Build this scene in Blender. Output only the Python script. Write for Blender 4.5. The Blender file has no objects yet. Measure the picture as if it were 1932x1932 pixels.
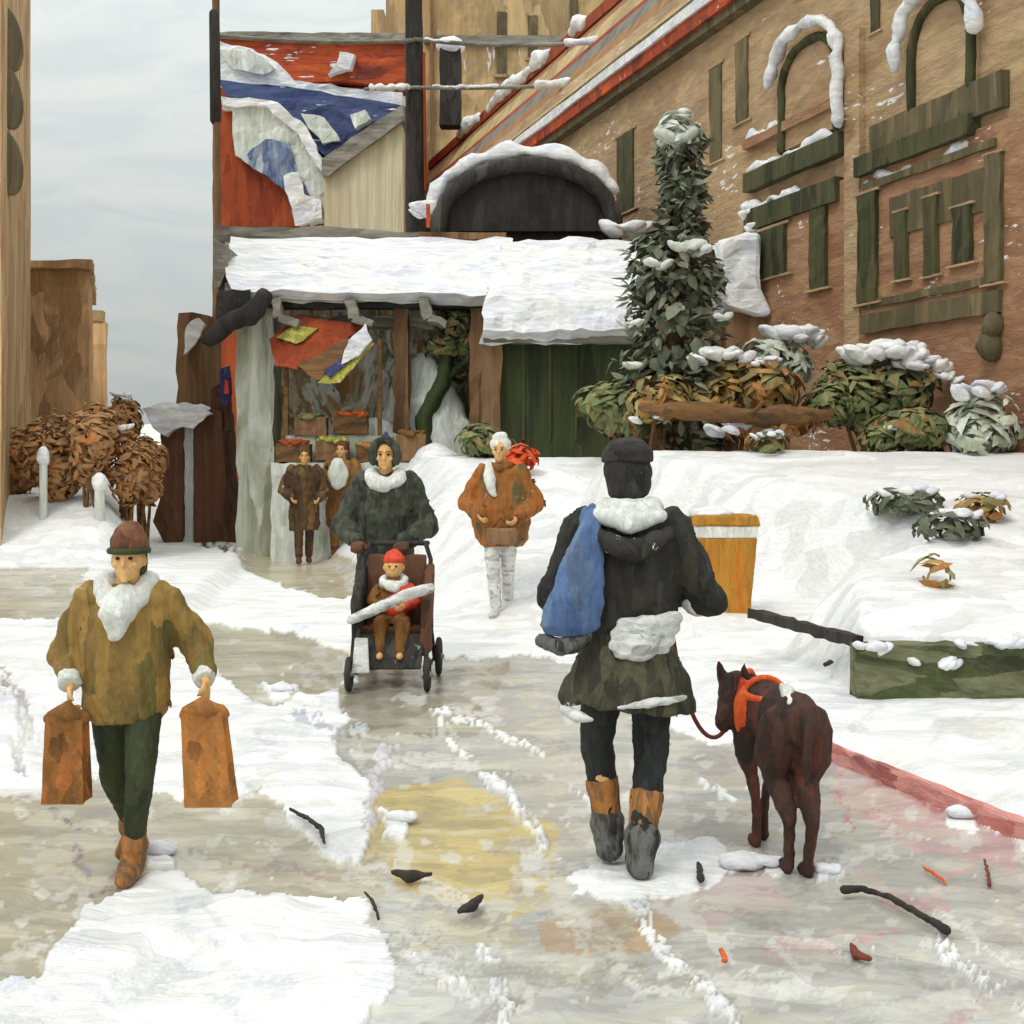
import bpy, bmesh, math, random
import numpy as np
from mathutils import Vector, Matrix, noise as mnoise
random.seed(7); np.random.seed(7)
R = math.radians
scene = bpy.context.scene
col = scene.collection

# ------------------------------------------------------------------ camera, sky, sun, exposure
EYE = 1.62
cam_d = bpy.data.cameras.new("camera"); cam = bpy.data.objects.new("camera", cam_d); col.objects.link(cam)
cam.location = (0, 0, EYE); cam.rotation_euler = (R(90), 0, 0)
cam_d.sensor_width = 36; cam_d.lens = 45
cam_d.shift_y = -(966 - 862) / 1932.0
cam_d.clip_end = 2000
scene.camera = cam

SUN_EL, SUN_AZ = 52, -35          # overcast: a wide, weak sun high on the left
w = bpy.data.worlds.new("World"); scene.world = w; w.use_nodes = True
nt = w.node_tree; N = nt.nodes; L = nt.links
bg = N["Background"]; bg.inputs[1].default_value = 0.1
sky = N.new("ShaderNodeTexSky"); sky.sky_type = 'NISHITA'; sky.sun_disc = False
sky.sun_elevation = R(SUN_EL); sky.sun_rotation = R(SUN_AZ); sky.dust_density = 4; sky.air_density = 1
tc = N.new("ShaderNodeTexCoord")
sep = N.new("ShaderNodeSeparateXYZ"); L.new(tc.outputs["Generated"], sep.inputs[0])
# cloud layer: brighter overhead than at the horizon (overcast sky), brushed by stretched noise
grad = N.new("ShaderNodeMapRange"); grad.inputs[1].default_value = 0.0; grad.inputs[2].default_value = 1.0
grad.inputs[3].default_value = 0.66; grad.inputs[4].default_value = 2.55
L.new(sep.outputs[2], grad.inputs[0])
mp = N.new("ShaderNodeMapping"); mp.inputs["Rotation"].default_value = (0, R(-48), 0); mp.inputs["Scale"].default_value = (3.2, 3.2, 14)
L.new(tc.outputs["Generated"], mp.inputs[0])
n1 = N.new("ShaderNodeTexNoise"); n1.inputs["Scale"].default_value = 2.2; n1.inputs["Detail"].default_value = 7; n1.inputs["Distortion"].default_value = 1.2
sw = N.new("ShaderNodeTexNoise"); sw.inputs["Scale"].default_value = 5; L.new(tc.outputs["Generated"], sw.inputs["Vector"])
swa = N.new("ShaderNodeVectorMath"); swa.operation = 'MULTIPLY_ADD'; swa.inputs[1].default_value = (1.2, 1.2, 1.2)
L.new(sw.outputs["Color"], swa.inputs[0]); L.new(mp.outputs[0], swa.inputs[2]); L.new(swa.outputs[0], n1.inputs["Vector"])
cr = N.new("ShaderNodeValToRGB"); L.new(n1.outputs[0], cr.inputs[0])
cr.color_ramp.elements[0].position = 0.34; cr.color_ramp.elements[0].color = (0.53, 0.58, 0.575, 1)
cr.color_ramp.elements[1].position = 0.66; cr.color_ramp.elements[1].color = (0.61, 0.64, 0.62, 1)
mul = N.new("ShaderNodeVectorMath"); mul.operation = 'SCALE'; L.new(cr.outputs[0], mul.inputs[0])
m10 = N.new("ShaderNodeMath"); m10.operation = 'MULTIPLY'; m10.inputs[1].default_value = 9.6
L.new(grad.outputs[0], m10.inputs[0]); L.new(m10.outputs[0], mul.inputs["Scale"])
mx = N.new("ShaderNodeMix"); mx.data_type = 'RGBA'; mx.inputs[0].default_value = 0.975
L.new(sky.outputs[0], mx.inputs[6]); L.new(mul.outputs[0], mx.inputs[7]); L.new(mx.outputs[2], bg.inputs[0])

sd = bpy.data.lights.new("sun", 'SUN'); sd.energy = 0.9; sd.angle = R(18); sd.color = (1, 0.94, 0.90)
so = bpy.data.objects.new("sun", sd); col.objects.link(so)
so.rotation_euler = (R(90 - SUN_EL), 0, R(SUN_AZ))
scene.view_settings.view_transform = 'Standard'; scene.view_settings.look = 'None'
scene.view_settings.exposure = 0.22; scene.view_settings.gamma = 1
scene.cycles.max_bounces = 5; scene.cycles.diffuse_bounces = 3

# ------------------------------------------------------------------ frames of reference (1932-wide reading of the picture -> metres)
FL, CU, CV = 2415.0, 966.0, 862.0
def W(u, v, Y): return Vector(((u - CU) / FL * Y, Y, EYE - (v - CV) / FL * Y))
def G(u, v, z=0.0):
    Y = (EYE - z) * FL / (v - CV); return W(u, v, Y)
SD = 0.317                                    # street runs towards (-SD, 1)
DIR = Vector((-SD, 1, 0)).normalized(); NRM = Vector((-1, -SD, 0)).normalized()   # along the right facade, out of it
WS = 10.5
def F(u, v, out=0.0):                          # point on the right facade
    Y = FL * WS / (u - 200.0); return Vector((WS - SD * Y, Y, EYE + (CV - v) * Y / FL)) + NRM * out
def lin(c):
    return tuple((x / 255 / 12.92) if x / 255 <= .04045 else ((x / 255 + .055) / 1.055) ** 2.4 for x in c)

# ------------------------------------------------------------------ materials
MATS = {}
def paint(name, cols, sc=1.5, st=(1, 1, .35), rot=(0, 0, 0), rough=.75, bump=.55, fine=30, k=1.0, island=False, soft=.5, spec=.3, coords="Object", cell=2.6, fleck=0.0):
    if name in MATS: return MATS[name]
    m = bpy.data.materials.new(name); m.use_nodes = True; MATS[name] = m
    nt = m.node_tree; N = nt.nodes; L = nt.links; b = N["Principled BSDF"]
    b.inputs["Roughness"].default_value = rough; b.inputs["Specular IOR Level"].default_value = spec
    tc = N.new("ShaderNodeTexCoord"); mp = N.new("ShaderNodeMapping")
    mp.inputs["Rotation"].default_value = rot; mp.inputs["Scale"].default_value = st
    L.new(tc.outputs[coords], mp.inputs[0])
    n = N.new("ShaderNodeTexNoise"); n.inputs["Scale"].default_value = sc; n.inputs["Detail"].default_value = 5
    n.inputs["Roughness"].default_value = .62; n.inputs["Distortion"].default_value = 1.3
    L.new(mp.outputs[0], n.inputs["Vector"])
    r = N.new("ShaderNodeValToRGB"); e = r.color_ramp.elements
    cl = [tuple(min(1, c * k) for c in lin(x)) + (1,) for x in cols]
    lo, hi = (.30, .70) if not island else (.0, 1.0)
    while len(e) < len(cl): e.new(.5)
    for i, c in enumerate(cl):
        e[i].position = lo + (hi - lo) * i / max(1, len(cl) - 1); e[i].color = c
    if len(cl) == 1: e[1].color = cl[0]; e[0].color = cl[0]
    r.color_ramp.interpolation = 'EASE' if soft else 'CONSTANT'
    if island:
        g = N.new("ShaderNodeNewGeometry"); mm = N.new("ShaderNodeMath"); mm.operation = 'MULTIPLY_ADD'
        mm.inputs[1].default_value = .8; L.new(g.outputs["Random Per Island"], mm.inputs[0])
        m2 = N.new("ShaderNodeMath"); m2.operation = 'MULTIPLY_ADD'; m2.inputs[1].default_value = .7; m2.inputs[2].default_value = -.22
        L.new(n.outputs[0], m2.inputs[0]); L.new(m2.outputs[0], mm.inputs[2]); L.new(mm.outputs[0], r.inputs[0])
    else:
        vo = N.new("ShaderNodeTexVoronoi"); vo.inputs["Scale"].default_value = sc*cell
        av = N.new("ShaderNodeVectorMath"); av.operation = 'MULTIPLY_ADD'; av.inputs[1].default_value = (.5/sc,.5/sc,.5/sc)
        mpv = N.new("ShaderNodeMapping"); mpv.inputs["Rotation"].default_value = rot; mpv.inputs["Scale"].default_value = tuple(x if x < .99 else 1.6 for x in st)
        L.new(tc.outputs[coords], mpv.inputs[0])
        L.new(n.outputs["Color"], av.inputs[0]); L.new(mpv.outputs[0], av.inputs[2]); L.new(av.outputs[0], vo.inputs["Vector"])
        sv = N.new("ShaderNodeSeparateColor"); L.new(vo.outputs["Color"], sv.inputs[0])
        mv = N.new("ShaderNodeMath"); mv.operation = 'MULTIPLY_ADD'; mv.inputs[1].default_value = .34; L.new(sv.outputs[0], mv.inputs[0])
        mw = N.new("ShaderNodeMath"); mw.operation = 'MULTIPLY_ADD'; mw.inputs[1].default_value = .72; mw.inputs[2].default_value = -.03; L.new(n.outputs[0], mw.inputs[0])
        L.new(mw.outputs[0], mv.inputs[2]); L.new(mv.outputs[0], r.inputs[0])
    # bristle streaks: fine noise stretched along the stroke, wandering with the coarse noise
    mp2 = N.new("ShaderNodeMapping"); mp2.inputs["Rotation"].default_value = rot
    mp2.inputs["Scale"].default_value = tuple(1.0 if s >= .99 else s * .22 for s in st)
    ad = N.new("ShaderNodeVectorMath"); ad.operation = 'MULTIPLY_ADD'
    L.new(n.outputs["Color"], ad.inputs[0]); ad.inputs[1].default_value = (.25, .25, .25)
    L.new(tc.outputs[coords], ad.inputs[2]); L.new(ad.outputs[0], mp2.inputs[0])
    n2 = N.new("ShaderNodeTexNoise"); n2.inputs["Scale"].default_value = fine; n2.inputs["Detail"].default_value = 4; n2.inputs["Roughness"].default_value = .7
    L.new(mp2.outputs[0], n2.inputs["Vector"])
    mr = N.new("ShaderNodeMapRange"); mr.inputs[1].default_value = .3; mr.inputs[2].default_value = .7
    mr.inputs[3].default_value = .74; mr.inputs[4].default_value = 1.2; L.new(n2.outputs[0], mr.inputs[0])
    sc_ = N.new("ShaderNodeVectorMath"); sc_.operation = 'SCALE'; L.new(r.outputs[0], sc_.inputs[0]); L.new(mr.outputs[0], sc_.inputs["Scale"])
    outc = sc_.outputs[0]
    if fleck:      # wind-blown snow caught on the surface in dry streaks
        nf = N.new("ShaderNodeTexNoise"); nf.inputs["Scale"].default_value = fine*2.2; nf.inputs["Detail"].default_value = 3; L.new(mp2.outputs[0], nf.inputs["Vector"])
        ng = N.new("ShaderNodeTexNoise"); ng.inputs["Scale"].default_value = sc*1.7; ng.inputs["Detail"].default_value = 2; L.new(tc.outputs[coords], ng.inputs["Vector"])
        mm_ = N.new("ShaderNodeMath"); mm_.operation = 'MULTIPLY'; L.new(nf.outputs[0], mm_.inputs[0]); L.new(ng.outputs[0], mm_.inputs[1])
        rf = N.new("ShaderNodeMapRange"); rf.inputs[1].default_value = fleck; rf.inputs[2].default_value = fleck+.03; L.new(mm_.outputs[0], rf.inputs[0])
        mxf = N.new("ShaderNodeMix"); mxf.data_type = 'RGBA'; L.new(rf.outputs[0], mxf.inputs[0]); L.new(outc, mxf.inputs[6]); mxf.inputs[7].default_value = (.8,.8,.79,1); outc = mxf.outputs[2]
    L.new(outc, b.inputs["Base Color"])
    bp = N.new("ShaderNodeBump"); bp.inputs["Strength"].default_value = bump; bp.inputs["Distance"].default_value = .6 / fine
    L.new(n2.outputs[0], bp.inputs["Height"]); L.new(bp.outputs[0], b.inputs["Normal"])
    return m
VERT = (1, 1, .3)
M = dict(
 stone=paint("tan_stone", [(136,110,82),(158,130,98),(168,142,108),(146,118,86)], .30, (1,.35,1), (R(-35),0,0), fine=6, k=1.24, fleck=.40),
 brick=paint("red_brown_brick", [(150,108,80),(160,122,92),(142,102,76),(168,132,96)], .6, (1,.4,1), (R(-20),0,0), fine=8, k=1.1, fleck=.395),
 ochre=paint("ochre_wall", [(170,142,100),(184,156,110),(152,130,94),(192,166,122)], .25, (1,1,.6), (0,R(60),0), fine=4, k=1.2, fleck=.39),
 lbrown=paint("brown_render", [(140,116,84),(160,136,102),(130,104,72),(152,124,92)], .45, (1,1,.6), (R(20),R(20),0), fine=5, k=1.85),
 olive=paint("olive_paint", [(58,58,36),(84,78,48),(70,72,44),(50,50,32)], 1.4, VERT, fine=10, k=1.1),
 olive2=paint("faded_olive_paint", [(104,94,66),(88,80,56),(120,104,74)], 1.2, VERT, fine=9, k=1.1),
 dark=paint("dark_iron", [(42,38,34),(58,52,48),(36,34,32)], 2, VERT, fine=20, k=1.1),
 black=paint("black_canvas", [(38,35,32),(52,46,42),(60,58,55)], 1.2, (1,1,.5), (0,R(30),0), fine=8),
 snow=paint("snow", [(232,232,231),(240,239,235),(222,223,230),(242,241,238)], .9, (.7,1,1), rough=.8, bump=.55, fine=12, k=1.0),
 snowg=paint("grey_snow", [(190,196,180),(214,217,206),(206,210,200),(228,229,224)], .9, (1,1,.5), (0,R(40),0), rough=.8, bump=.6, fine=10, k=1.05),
 redroof=paint("red_roof", [(150,62,36),(172,74,38),(118,52,38),(196,88,40)], .6, (.35,1,1), fine=4, k=1.15, fleck=.39),
 rust=paint("rust_wall", [(132,54,28),(150,68,34),(120,46,24)], .6, (1,1,.4), (0,R(-35),0), fine=4, k=1.2),
 blue=paint("blue_canvas", [(52,64,104),(72,84,122),(48,56,92)], .8, (.35,1,1), fine=5, k=1.15, fleck=.37),
 cream=paint("cream_wall", [(186,176,148),(176,164,132),(196,188,160),(184,156,118)], .3, (1,1,.15), fine=4, k=1.25),
 grey=paint("grey_stone", [(120,116,104),(146,142,130),(100,95,86)], 1, (.4,1,1), fine=8, k=1.1),
 palecol=paint("pale_pillar_stone", [(160,164,142),(186,190,172),(140,142,118),(196,200,188)], .9, (1,1,.2), fine=8, k=1.2),
 umber=paint("dark_brown_wood", [(82,52,34),(98,64,44),(68,44,32)], 1.2, (1,1,.15), fine=12, k=1.15),
 umber2=paint("brown_wood", [(116,88,60),(132,100,70),(98,72,48)], 1.2, (1,1,.15), fine=12, k=1.2),
 dgreen=paint("dark_green_boards", [(44,54,30),(58,66,36),(38,44,28)], 1.0, (1,1,.25), fine=9, k=1.3),
 leaf=paint("conifer_green", [(56,60,48),(82,86,66),(112,114,96),(66,70,56),(98,98,80)], 3, (1,1,.5), island=True, fine=25, k=1.5),
 shrubo=paint("olive_ochre_leaves", [(108,106,70),(130,124,78),(136,90,42),(96,92,60),(112,84,46)], 3, island=True, fine=25, k=1.75),
 shrubg=paint("dark_green_leaves", [(52,58,36),(92,98,62),(70,78,46),(112,110,72),(110,76,40)], 3, island=True, fine=25, k=1.7),
 shrubp=paint("frosted_leaves", [(120,126,98),(176,184,160),(206,210,196),(140,142,112)], 3, island=True, fine=25, k=1.1),
 rustleaf=paint("rusty_brown_leaves", [(108,80,50),(132,98,64),(132,90,48),(126,98,70),(140,86,42)], 3, island=True, fine=18, k=1.8),
 bark=paint("bark", [(96,70,44),(124,88,50),(80,62,44)], 3, (.3,1,1), fine=25, k=1.1),
 skin=paint("skin", [(204,160,104),(216,170,112),(196,148,92)], 8, fine=60, bump=.08, k=1.1),
 bin=paint("ochre_bin_paint", [(156,110,36),(176,124,44),(186,112,34)], 3, (1,1,.2), fine=25, k=1.15),
 binw=paint("white_band", [(236,234,226),(220,218,210)], 5, fine=30),
 paper=paint("brown_paper_bag", [(140,92,44),(158,104,52),(176,112,50),(126,80,40)], 3.5, (1,1,.7), (0,R(20),0), fine=18, k=1.15, cell=3.5),
 paperd=paint("dark_paper_bag", [(110,72,32),(134,88,40),(160,96,46),(96,62,30)], 3.5, (1,1,.7), (0,R(20),0), fine=18, k=1.1, cell=3.5),
 coat1=paint("olive_brown_wool", [(92,82,40),(124,98,48),(134,106,54),(112,88,44),(84,74,40)], 2.4, (1,1,.4), (0,R(30),0), fine=40, k=1.4, fleck=.43),
 hat1=paint("brown_knit", [(104,64,44),(126,82,58),(88,56,40)], 9, (1,1,.4), fine=60, k=1.15),
 green=paint("dark_green_trousers", [(44,50,32),(60,66,38),(52,54,40)], 6, (1,1,.3), fine=50, k=1.2),
 coat2=paint("black_wool", [(40,38,34),(54,50,42),(34,34,32),(66,64,56)], 4.5, (1,1,.35), fine=40, k=1.1, fleck=.43),
 skirt2=paint("dark_olive_wool", [(60,58,44),(84,80,60),(50,48,38),(74,72,56)], 5, (1,1,.4), (0,R(35),0), fine=40, k=1.15, fleck=.43),
 blueb=paint("blue_cloth", [(72,94,134),(86,108,146),(98,118,142),(80,96,124)], 3.5, (1,1,.3), (0,R(20),0), fine=40, k=1.15),
 pale=paint("pale_grey_cloth", [(196,196,190),(226,226,222),(168,166,160)], 7, (.4,1,1), fine=45),
 fur=paint("white_fur", [(232,230,222),(214,216,206),(244,243,240)], 10, (1,1,.6), fine=70, bump=.6),
 legg=paint("black_leggings", [(36,37,36),(52,54,54),(30,30,30)], 7, (1,1,.25), fine=50),
 boot=paint("tan_boot_leather", [(176,118,62),(110,84,58),(168,112,58)], 8, (1,1,.3), fine=50, k=1.1),
 bootd=paint("dark_wet_boot", [(56,54,50),(110,110,106),(44,42,40)], 10, (1,1,.3), fine=50),
 coat3=paint("dark_green_wool", [(52,56,44),(72,78,62),(42,42,38),(66,62,48)], 4.2, (1,1,.5), (0,R(40),0), fine=40, k=1.15, fleck=.43),
 navy=paint("navy_cloth", [(52,58,104),(44,46,80),(70,78,120)], 8, fine=50, k=1.2),
 red=paint("red_cloth", [(196,64,44),(210,78,52),(176,54,42)], 8, fine=50, k=1.15),
 tanc=paint("ochre_cloth", [(126,84,34),(112,76,38),(140,90,36)], 6, (1,1,.5), (0,R(30),0), fine=50, k=1.15),
 coat4=paint("orange_brown_wool", [(92,80,46),(140,90,40),(160,94,38),(126,82,42),(96,84,50)], 2.8, (1,1,.35), (0,R(12),0), fine=35, k=1.15, fleck=.43),
 coat5=paint("dark_brown_wool", [(82,60,36),(62,46,32),(112,82,44)], 3.4, (1,1,.4), (0,R(30),0), fine=25, k=1.15, fleck=.43),
 coat6=paint("rust_brown_wool", [(128,92,44),(112,76,40),(142,104,52)], 3.4, (1,1,.4), (0,R(-30),0), fine=25, k=1.15, fleck=.43),
 dog=paint("dark_brown_coat_fur", [(56,37,30),(72,47,37),(47,36,31),(90,48,37)], 5, (1,1,.35), fine=60, k=1.15),
 harness=paint("red_orange_strap", [(214,74,36),(230,104,40),(196,58,40)], 9, fine=60, k=1.1),
 yellow=paint("yellow_green_cloth", [(176,166,70),(140,140,66),(198,186,96)], 3, fine=20, k=1.1),
 eye=paint("dark_eye", [(30,22,18),(34,26,20)], 5, fine=20, rough=.2),
 leash=paint("maroon_leash", [(130,66,56),(112,54,46)], 20, fine=80, k=1.1),
 orange=paint("orange_leaf", [(222,108,48),(204,90,40)], 20, fine=80, k=1.1),
 treadg=paint("grey_green_box", [(92,96,66),(70,76,44),(112,112,84),(52,56,34)], 2.2, (.35,1,1), fine=20, k=1.1),
 kerb=paint("red_kerb_stone", [(180,110,102),(200,140,132),(150,88,84)], 3, (1,.3,1), fine=25, k=1.1),
)

# ------------------------------------------------------------------ mesh helpers (world coordinates in, local to the thing out)
def tag(o, label=None, cat=None, group=None, kind=None):
    if label: o["label"] = label
    if cat: o["category"] = cat
    if group: o["group"] = group
    if kind: o["kind"] = kind
    return o
def thing(name, loc, label, cat, group=None):
    o = bpy.data.objects.new(name, None); col.objects.link(o); o.location = Vector(loc); o.empty_display_size = .1
    return tag(o, label, cat, group)
def rootloc(p):
    v = Vector((0, 0, 0))
    while p is not None: v = v + p.location; p = p.parent
    return v
def link(name, me, mat, parent=None, loc=None):
    o = bpy.data.objects.new(name, me); col.objects.link(o)
    if mat: me.materials.clear(); me.materials.append(mat)
    if parent is not None: o.parent = parent
    if loc is not None: o.location = loc
    return o
class MB:
    def __init__(s): s.v = []; s.f = []; s.sm = []
    def add(s, vs, fs, smooth=False):
        n = len(s.v); s.v += [Vector(x) for x in vs]; s.f += [tuple(i + n for i in f) for f in fs]; s.sm += [smooth] * len(fs); return s
    def hexa(s, p):    # 8 points: bottom 4 ccw, top 4 ccw
        return s.add(p, [(3,2,1,0),(4,5,6,7),(0,1,5,4),(1,2,6,5),(2,3,7,6),(3,0,4,7)])
    def box(s, x0, x1, y0, y1, z0, z1):
        return s.hexa([(x0,y0,z0),(x1,y0,z0),(x1,y1,z0),(x0,y1,z0),(x0,y0,z1),(x1,y0,z1),(x1,y1,z1),(x0,y1,z1)])
    def bar(s, a, b, w, h, up=Vector((0,0,1))):
        a = Vector(a); b = Vector(b); d = (b - a).normalized(); x = d.cross(up)
        if x.length < 1e-4: x = Vector((1,0,0))
        x.normalize(); y = x.cross(d); x = x * w / 2; y = y * h / 2
        return s.hexa([a-x-y, a+x-y, b+x-y, b-x-y, a-x+y, a+x+y, b+x+y, b-x+y])
    def tube(s, pts, rad, n=10, cap=True, round_=True):
        pts = [Vector(p) for p in pts]; k = len(pts)
        if not hasattr(rad, '__len__'): rad = [rad] * k
        rings = []; up = None; vs = []; fs = []
        P = []; Q = []; T = []
        for i in range(k):
            t = (pts[min(i+1, k-1)] - pts[max(i-1, 0)]).normalized(); P.append(pts[i]); Q.append(rad[i]); T.append(t)
        if round_ and cap:
            p0, r0, t0 = P[0], Q[0], T[0]; p1, r1, t1 = P[-1], Q[-1], T[-1]
            P = [p0 - t0 * r0 * .95, p0 - t0 * r0 * .7] + P + [p1 + t1 * r1 * .7, p1 + t1 * r1 * .95]
            Q = [r0 * .3, r0 * .72] + Q + [r1 * .72, r1 * .3]; T = [t0, t0] + T + [t1, t1]
        for p, r, t in zip(P, Q, T):
            if up is None:
                up = Vector((0,0,1)) if abs(t.z) < .9 else Vector((0,1,0))
            x = t.cross(up).normalized(); up = x.cross(t).normalized()
            for j in range(n):
                a = 2 * math.pi * j / n; vs.append(p + (x * math.cos(a) + up * math.sin(a)) * r)
        m = len(P)
        for i in range(m - 1):
            for j in range(n):
                fs.append((i*n+j, i*n+(j+1)%n, (i+1)*n+(j+1)%n, (i+1)*n+j))
        if cap: fs.append(tuple(range(n))[::-1]); fs.append(tuple((m-1)*n+j for j in range(n)))
        return s.add(vs, fs, True)
    def ell(s, c, r, rot=None, n=14, m=9):
        c = Vector(c); vs = []; fs = []
        rm = rot.to_matrix() if rot is not None and hasattr(rot, 'to_matrix') else (rot or Matrix.Identity(3))
        vs.append(c + rm @ Vector((0,0,-r[2])))
        for i in range(1, m):
            t = -math.pi/2 + math.pi*i/m
            for j in range(n):
                a = 2*math.pi*j/n; vs.append(c + rm @ Vector((math.cos(t)*math.cos(a)*r[0], math.cos(t)*math.sin(a)*r[1], math.sin(t)*r[2])))
        vs.append(c + rm @ Vector((0,0,r[2])))
        for j in range(n): fs.append((0, 1+(j+1)%n, 1+j))
        for i in range(m-2):
            for j in range(n): fs.append((1+i*n+j, 1+i*n+(j+1)%n, 1+(i+1)*n+(j+1)%n, 1+(i+1)*n+j))
        q = 1+(m-2)*n
        for j in range(n): fs.append((q+j, q+(j+1)%n, len(vs)-1))
        return s.add(vs, fs, True)
    def loft(s, rings, n=24, cap=True):     # rings: (cx, cy, z, rx, ry[, tiltx])
        vs = []; fs = []
        for r in rings:
            for j in range(n):
                a = 2*math.pi*j/n; vs.append((r[0]+r[3]*math.cos(a), r[1]+r[4]*math.sin(a), r[2] + (r[5]*math.cos(a) if len(r) > 5 else 0)))
        m = len(rings)
        for i in range(m-1):
            for j in range(n): fs.append((i*n+j, i*n+(j+1)%n, (i+1)*n+(j+1)%n, (i+1)*n+j))
        if cap: fs.append(tuple(range(n))[::-1]); fs.append(tuple((m-1)*n+j for j in range(n)))
        return s.add(vs, fs, True)
    def prism(s, poly, off):                # polygon (world pts) extruded by a vector
        n = len(poly); off = Vector(off); a = [Vector(p) for p in poly]; b = [p + off for p in a]
        return s.add(a + b, [tuple(range(n))[::-1], tuple(range(n, 2*n))] + [(i, (i+1)%n, n+(i+1)%n, n+i) for i in range(n)])
    def uvprism(s, pts, Y, thick): return s.prism([W(u, v, Y) for u, v in pts], (0, thick, 0))
    def mesh(s, name, org=Vector((0,0,0)), mtx=None):
        me = bpy.data.meshes.new(name)
        vs = [(mtx @ v if mtx is not None else v - org) for v in s.v]
        me.from_pydata([tuple(v) for v in vs], [], s.f); me.update()
        me.polygons.foreach_set("use_smooth", s.sm)
        bm = bmesh.new(); bm.from_mesh(me); bmesh.ops.recalc_face_normals(bm, faces=bm.faces); bm.to_mesh(me); bm.free()
        return me
    def build(s, name, mat, parent=None, bev=0.0, rough=0.0, cut=0.0, loc=None):
        org = rootloc(parent) if parent is not None else (Vector(loc) if loc is not None else Vector((0,0,0)))
        me = s.mesh(name, org)
        o = link(name, me, mat, parent, loc if parent is None else None)
        if bev or cut or rough: finish(o, bev, cut, rough)
        return o
def finish(o, bev=0, cut=0, rough=0, vox=0, smooth=0):
    me = o.data; mat = me.materials[0] if me.materials else None
    if vox:
        m = o.modifiers.new("r", 'REMESH'); m.mode = 'VOXEL'; m.voxel_size = vox; m.use_smooth_shade = True
        if smooth:
            m = o.modifiers.new("s", 'SMOOTH'); m.factor = .5; m.iterations = smooth
    if bev:
        m = o.modifiers.new("b", 'BEVEL'); m.width = bev; m.segments = 2; m.limit_method = 'ANGLE'
    dg = bpy.context.evaluated_depsgraph_get(); dg.update()
    if vox or bev:
        nm = bpy.data.meshes.new_from_object(o.evaluated_get(dg)); o.modifiers.clear(); o.data = nm; me = nm
        if mat and not me.materials: me.materials.append(mat)
    if cut:
        bm = bmesh.new(); bm.from_mesh(me)
        for _ in range(7):
            es = [e for e in bm.edges if e.calc_length() > cut]
            if not es or len(bm.verts) > 60000: break
            bmesh.ops.subdivide_edges(bm, edges=es, cuts=1, use_grid_fill=True)
            bmesh.ops.triangulate(bm, faces=[f for f in bm.faces if len(f.verts) > 4])
        bm.to_mesh(me); bm.free()
    if rough:
        fr = 1.0 / max(rough * 5, .02)
        for v in me.vertices:
            d = mnoise.noise_vector(v.co * fr) * rough + mnoise.noise_vector(v.co * fr * 2.7) * rough * .45; v.co += d
    me.update()

# blob: many closed shapes fused into one continuous surface
def blob(name, mb, mat, parent, mtx, vox=.012, smooth=3, rough=0.0):
    me = mb.mesh(name); o = link(name, me, mat, parent)
    finish(o, vox=vox, smooth=smooth)
    me = o.data
    if rough:
        fr = 1 / (rough * 7)
        for v in me.vertices: v.co += v.normal * (mnoise.noise(v.co * fr) * rough + mnoise.noise(v.co * fr * 2.9) * rough * .4)
    if name in ("coat", "coat_skirt", "snowsuit"):      # cloth folds running down the garment
        for v in me.vertices:
            q = mnoise.noise(Vector((v.co.x*8, v.co.y*8, v.co.z*2.6+v.co.x*3))); q2 = mnoise.noise(Vector((v.co.x*19, v.co.y*19, v.co.z*7+5)))
            v.co -= v.normal*((1-abs(q)*2.6)*.012 + (1-abs(q2)*2.4)*.005)
    me.transform(mtx.to_4x4()); me.update()
    return o

# ------------------------------------------------------------------ numpy noise for the terrain
_tab = np.random.rand(256, 256)
def vnoise(x, y):
    xi = np.floor(x).astype(int); yi = np.floor(y).astype(int); fx = x - xi; fy = y - yi
    fx = fx*fx*(3-2*fx); fy = fy*fy*(3-2*fy)
    a = _tab[xi % 256, yi % 256]; b = _tab[(xi+1) % 256, yi % 256]; c = _tab[xi % 256, (yi+1) % 256]; d = _tab[(xi+1) % 256, (yi+1) % 256]
    return (a*(1-fx)+b*fx)*(1-fy) + (c*(1-fx)+d*fx)*fy - .5
def fbm(x, y, o=4):
    r = 0; a = 1
    for i in range(o): r = r + a*vnoise(x*2**i + 17*i, y*2**i + 31*i); a *= .5
    return r
def sst(x, a, b):
    t = np.clip((x-a)/(b-a), 0, 1); return t*t*(3-2*t)
def base_height(X, Y):
    S = X + SD*Y
    X = np.asarray(X, float); Y = np.asarray(Y, float)
    bank = 1.60*sst(Y, 12.2, 16.4)*sst(S, 3.15, 4.4) * (1 - .5*sst(Y, 16.8, 18.5))
    walk = .09*sst(S, 3.84, 4.15)*sst(X, 1.0, 1.3)
    ex = np.where(Y < 9.9, 2.24 - (Y-8.1)*.2, 1.88 + np.clip(Y-9.9, 0, 1.5)*.55 - np.clip(Y-11.4, 0, 3)*.9); ew = .12 + np.clip(Y-8.4, 0, 2.4)*.5
    bed = (.43 + np.clip(Y-8.15, 0, 6.2)*.2)*sst(Y, 8.16, 8.26)*sst(X, ex, ex+ew)*(1 - .5*sst(Y, 16.8, 18.5))
    slope = .30*sst(Y, 9.6, 10.6)*sst(S, 4.3, 5.0)
    left = 1.05*sst(S, .9, -.2)*sst(Y, 16.2, 18.8)
    left2 = .14*sst(X + .12*Y, -1.55, -1.9)*sst(Y, 6, 8)
    return np.maximum.reduce([bank, walk, bed, slope, left, left2])
def hz(x, y): return float(base_height(np.array([x]), np.array([y]))[0])

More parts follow.
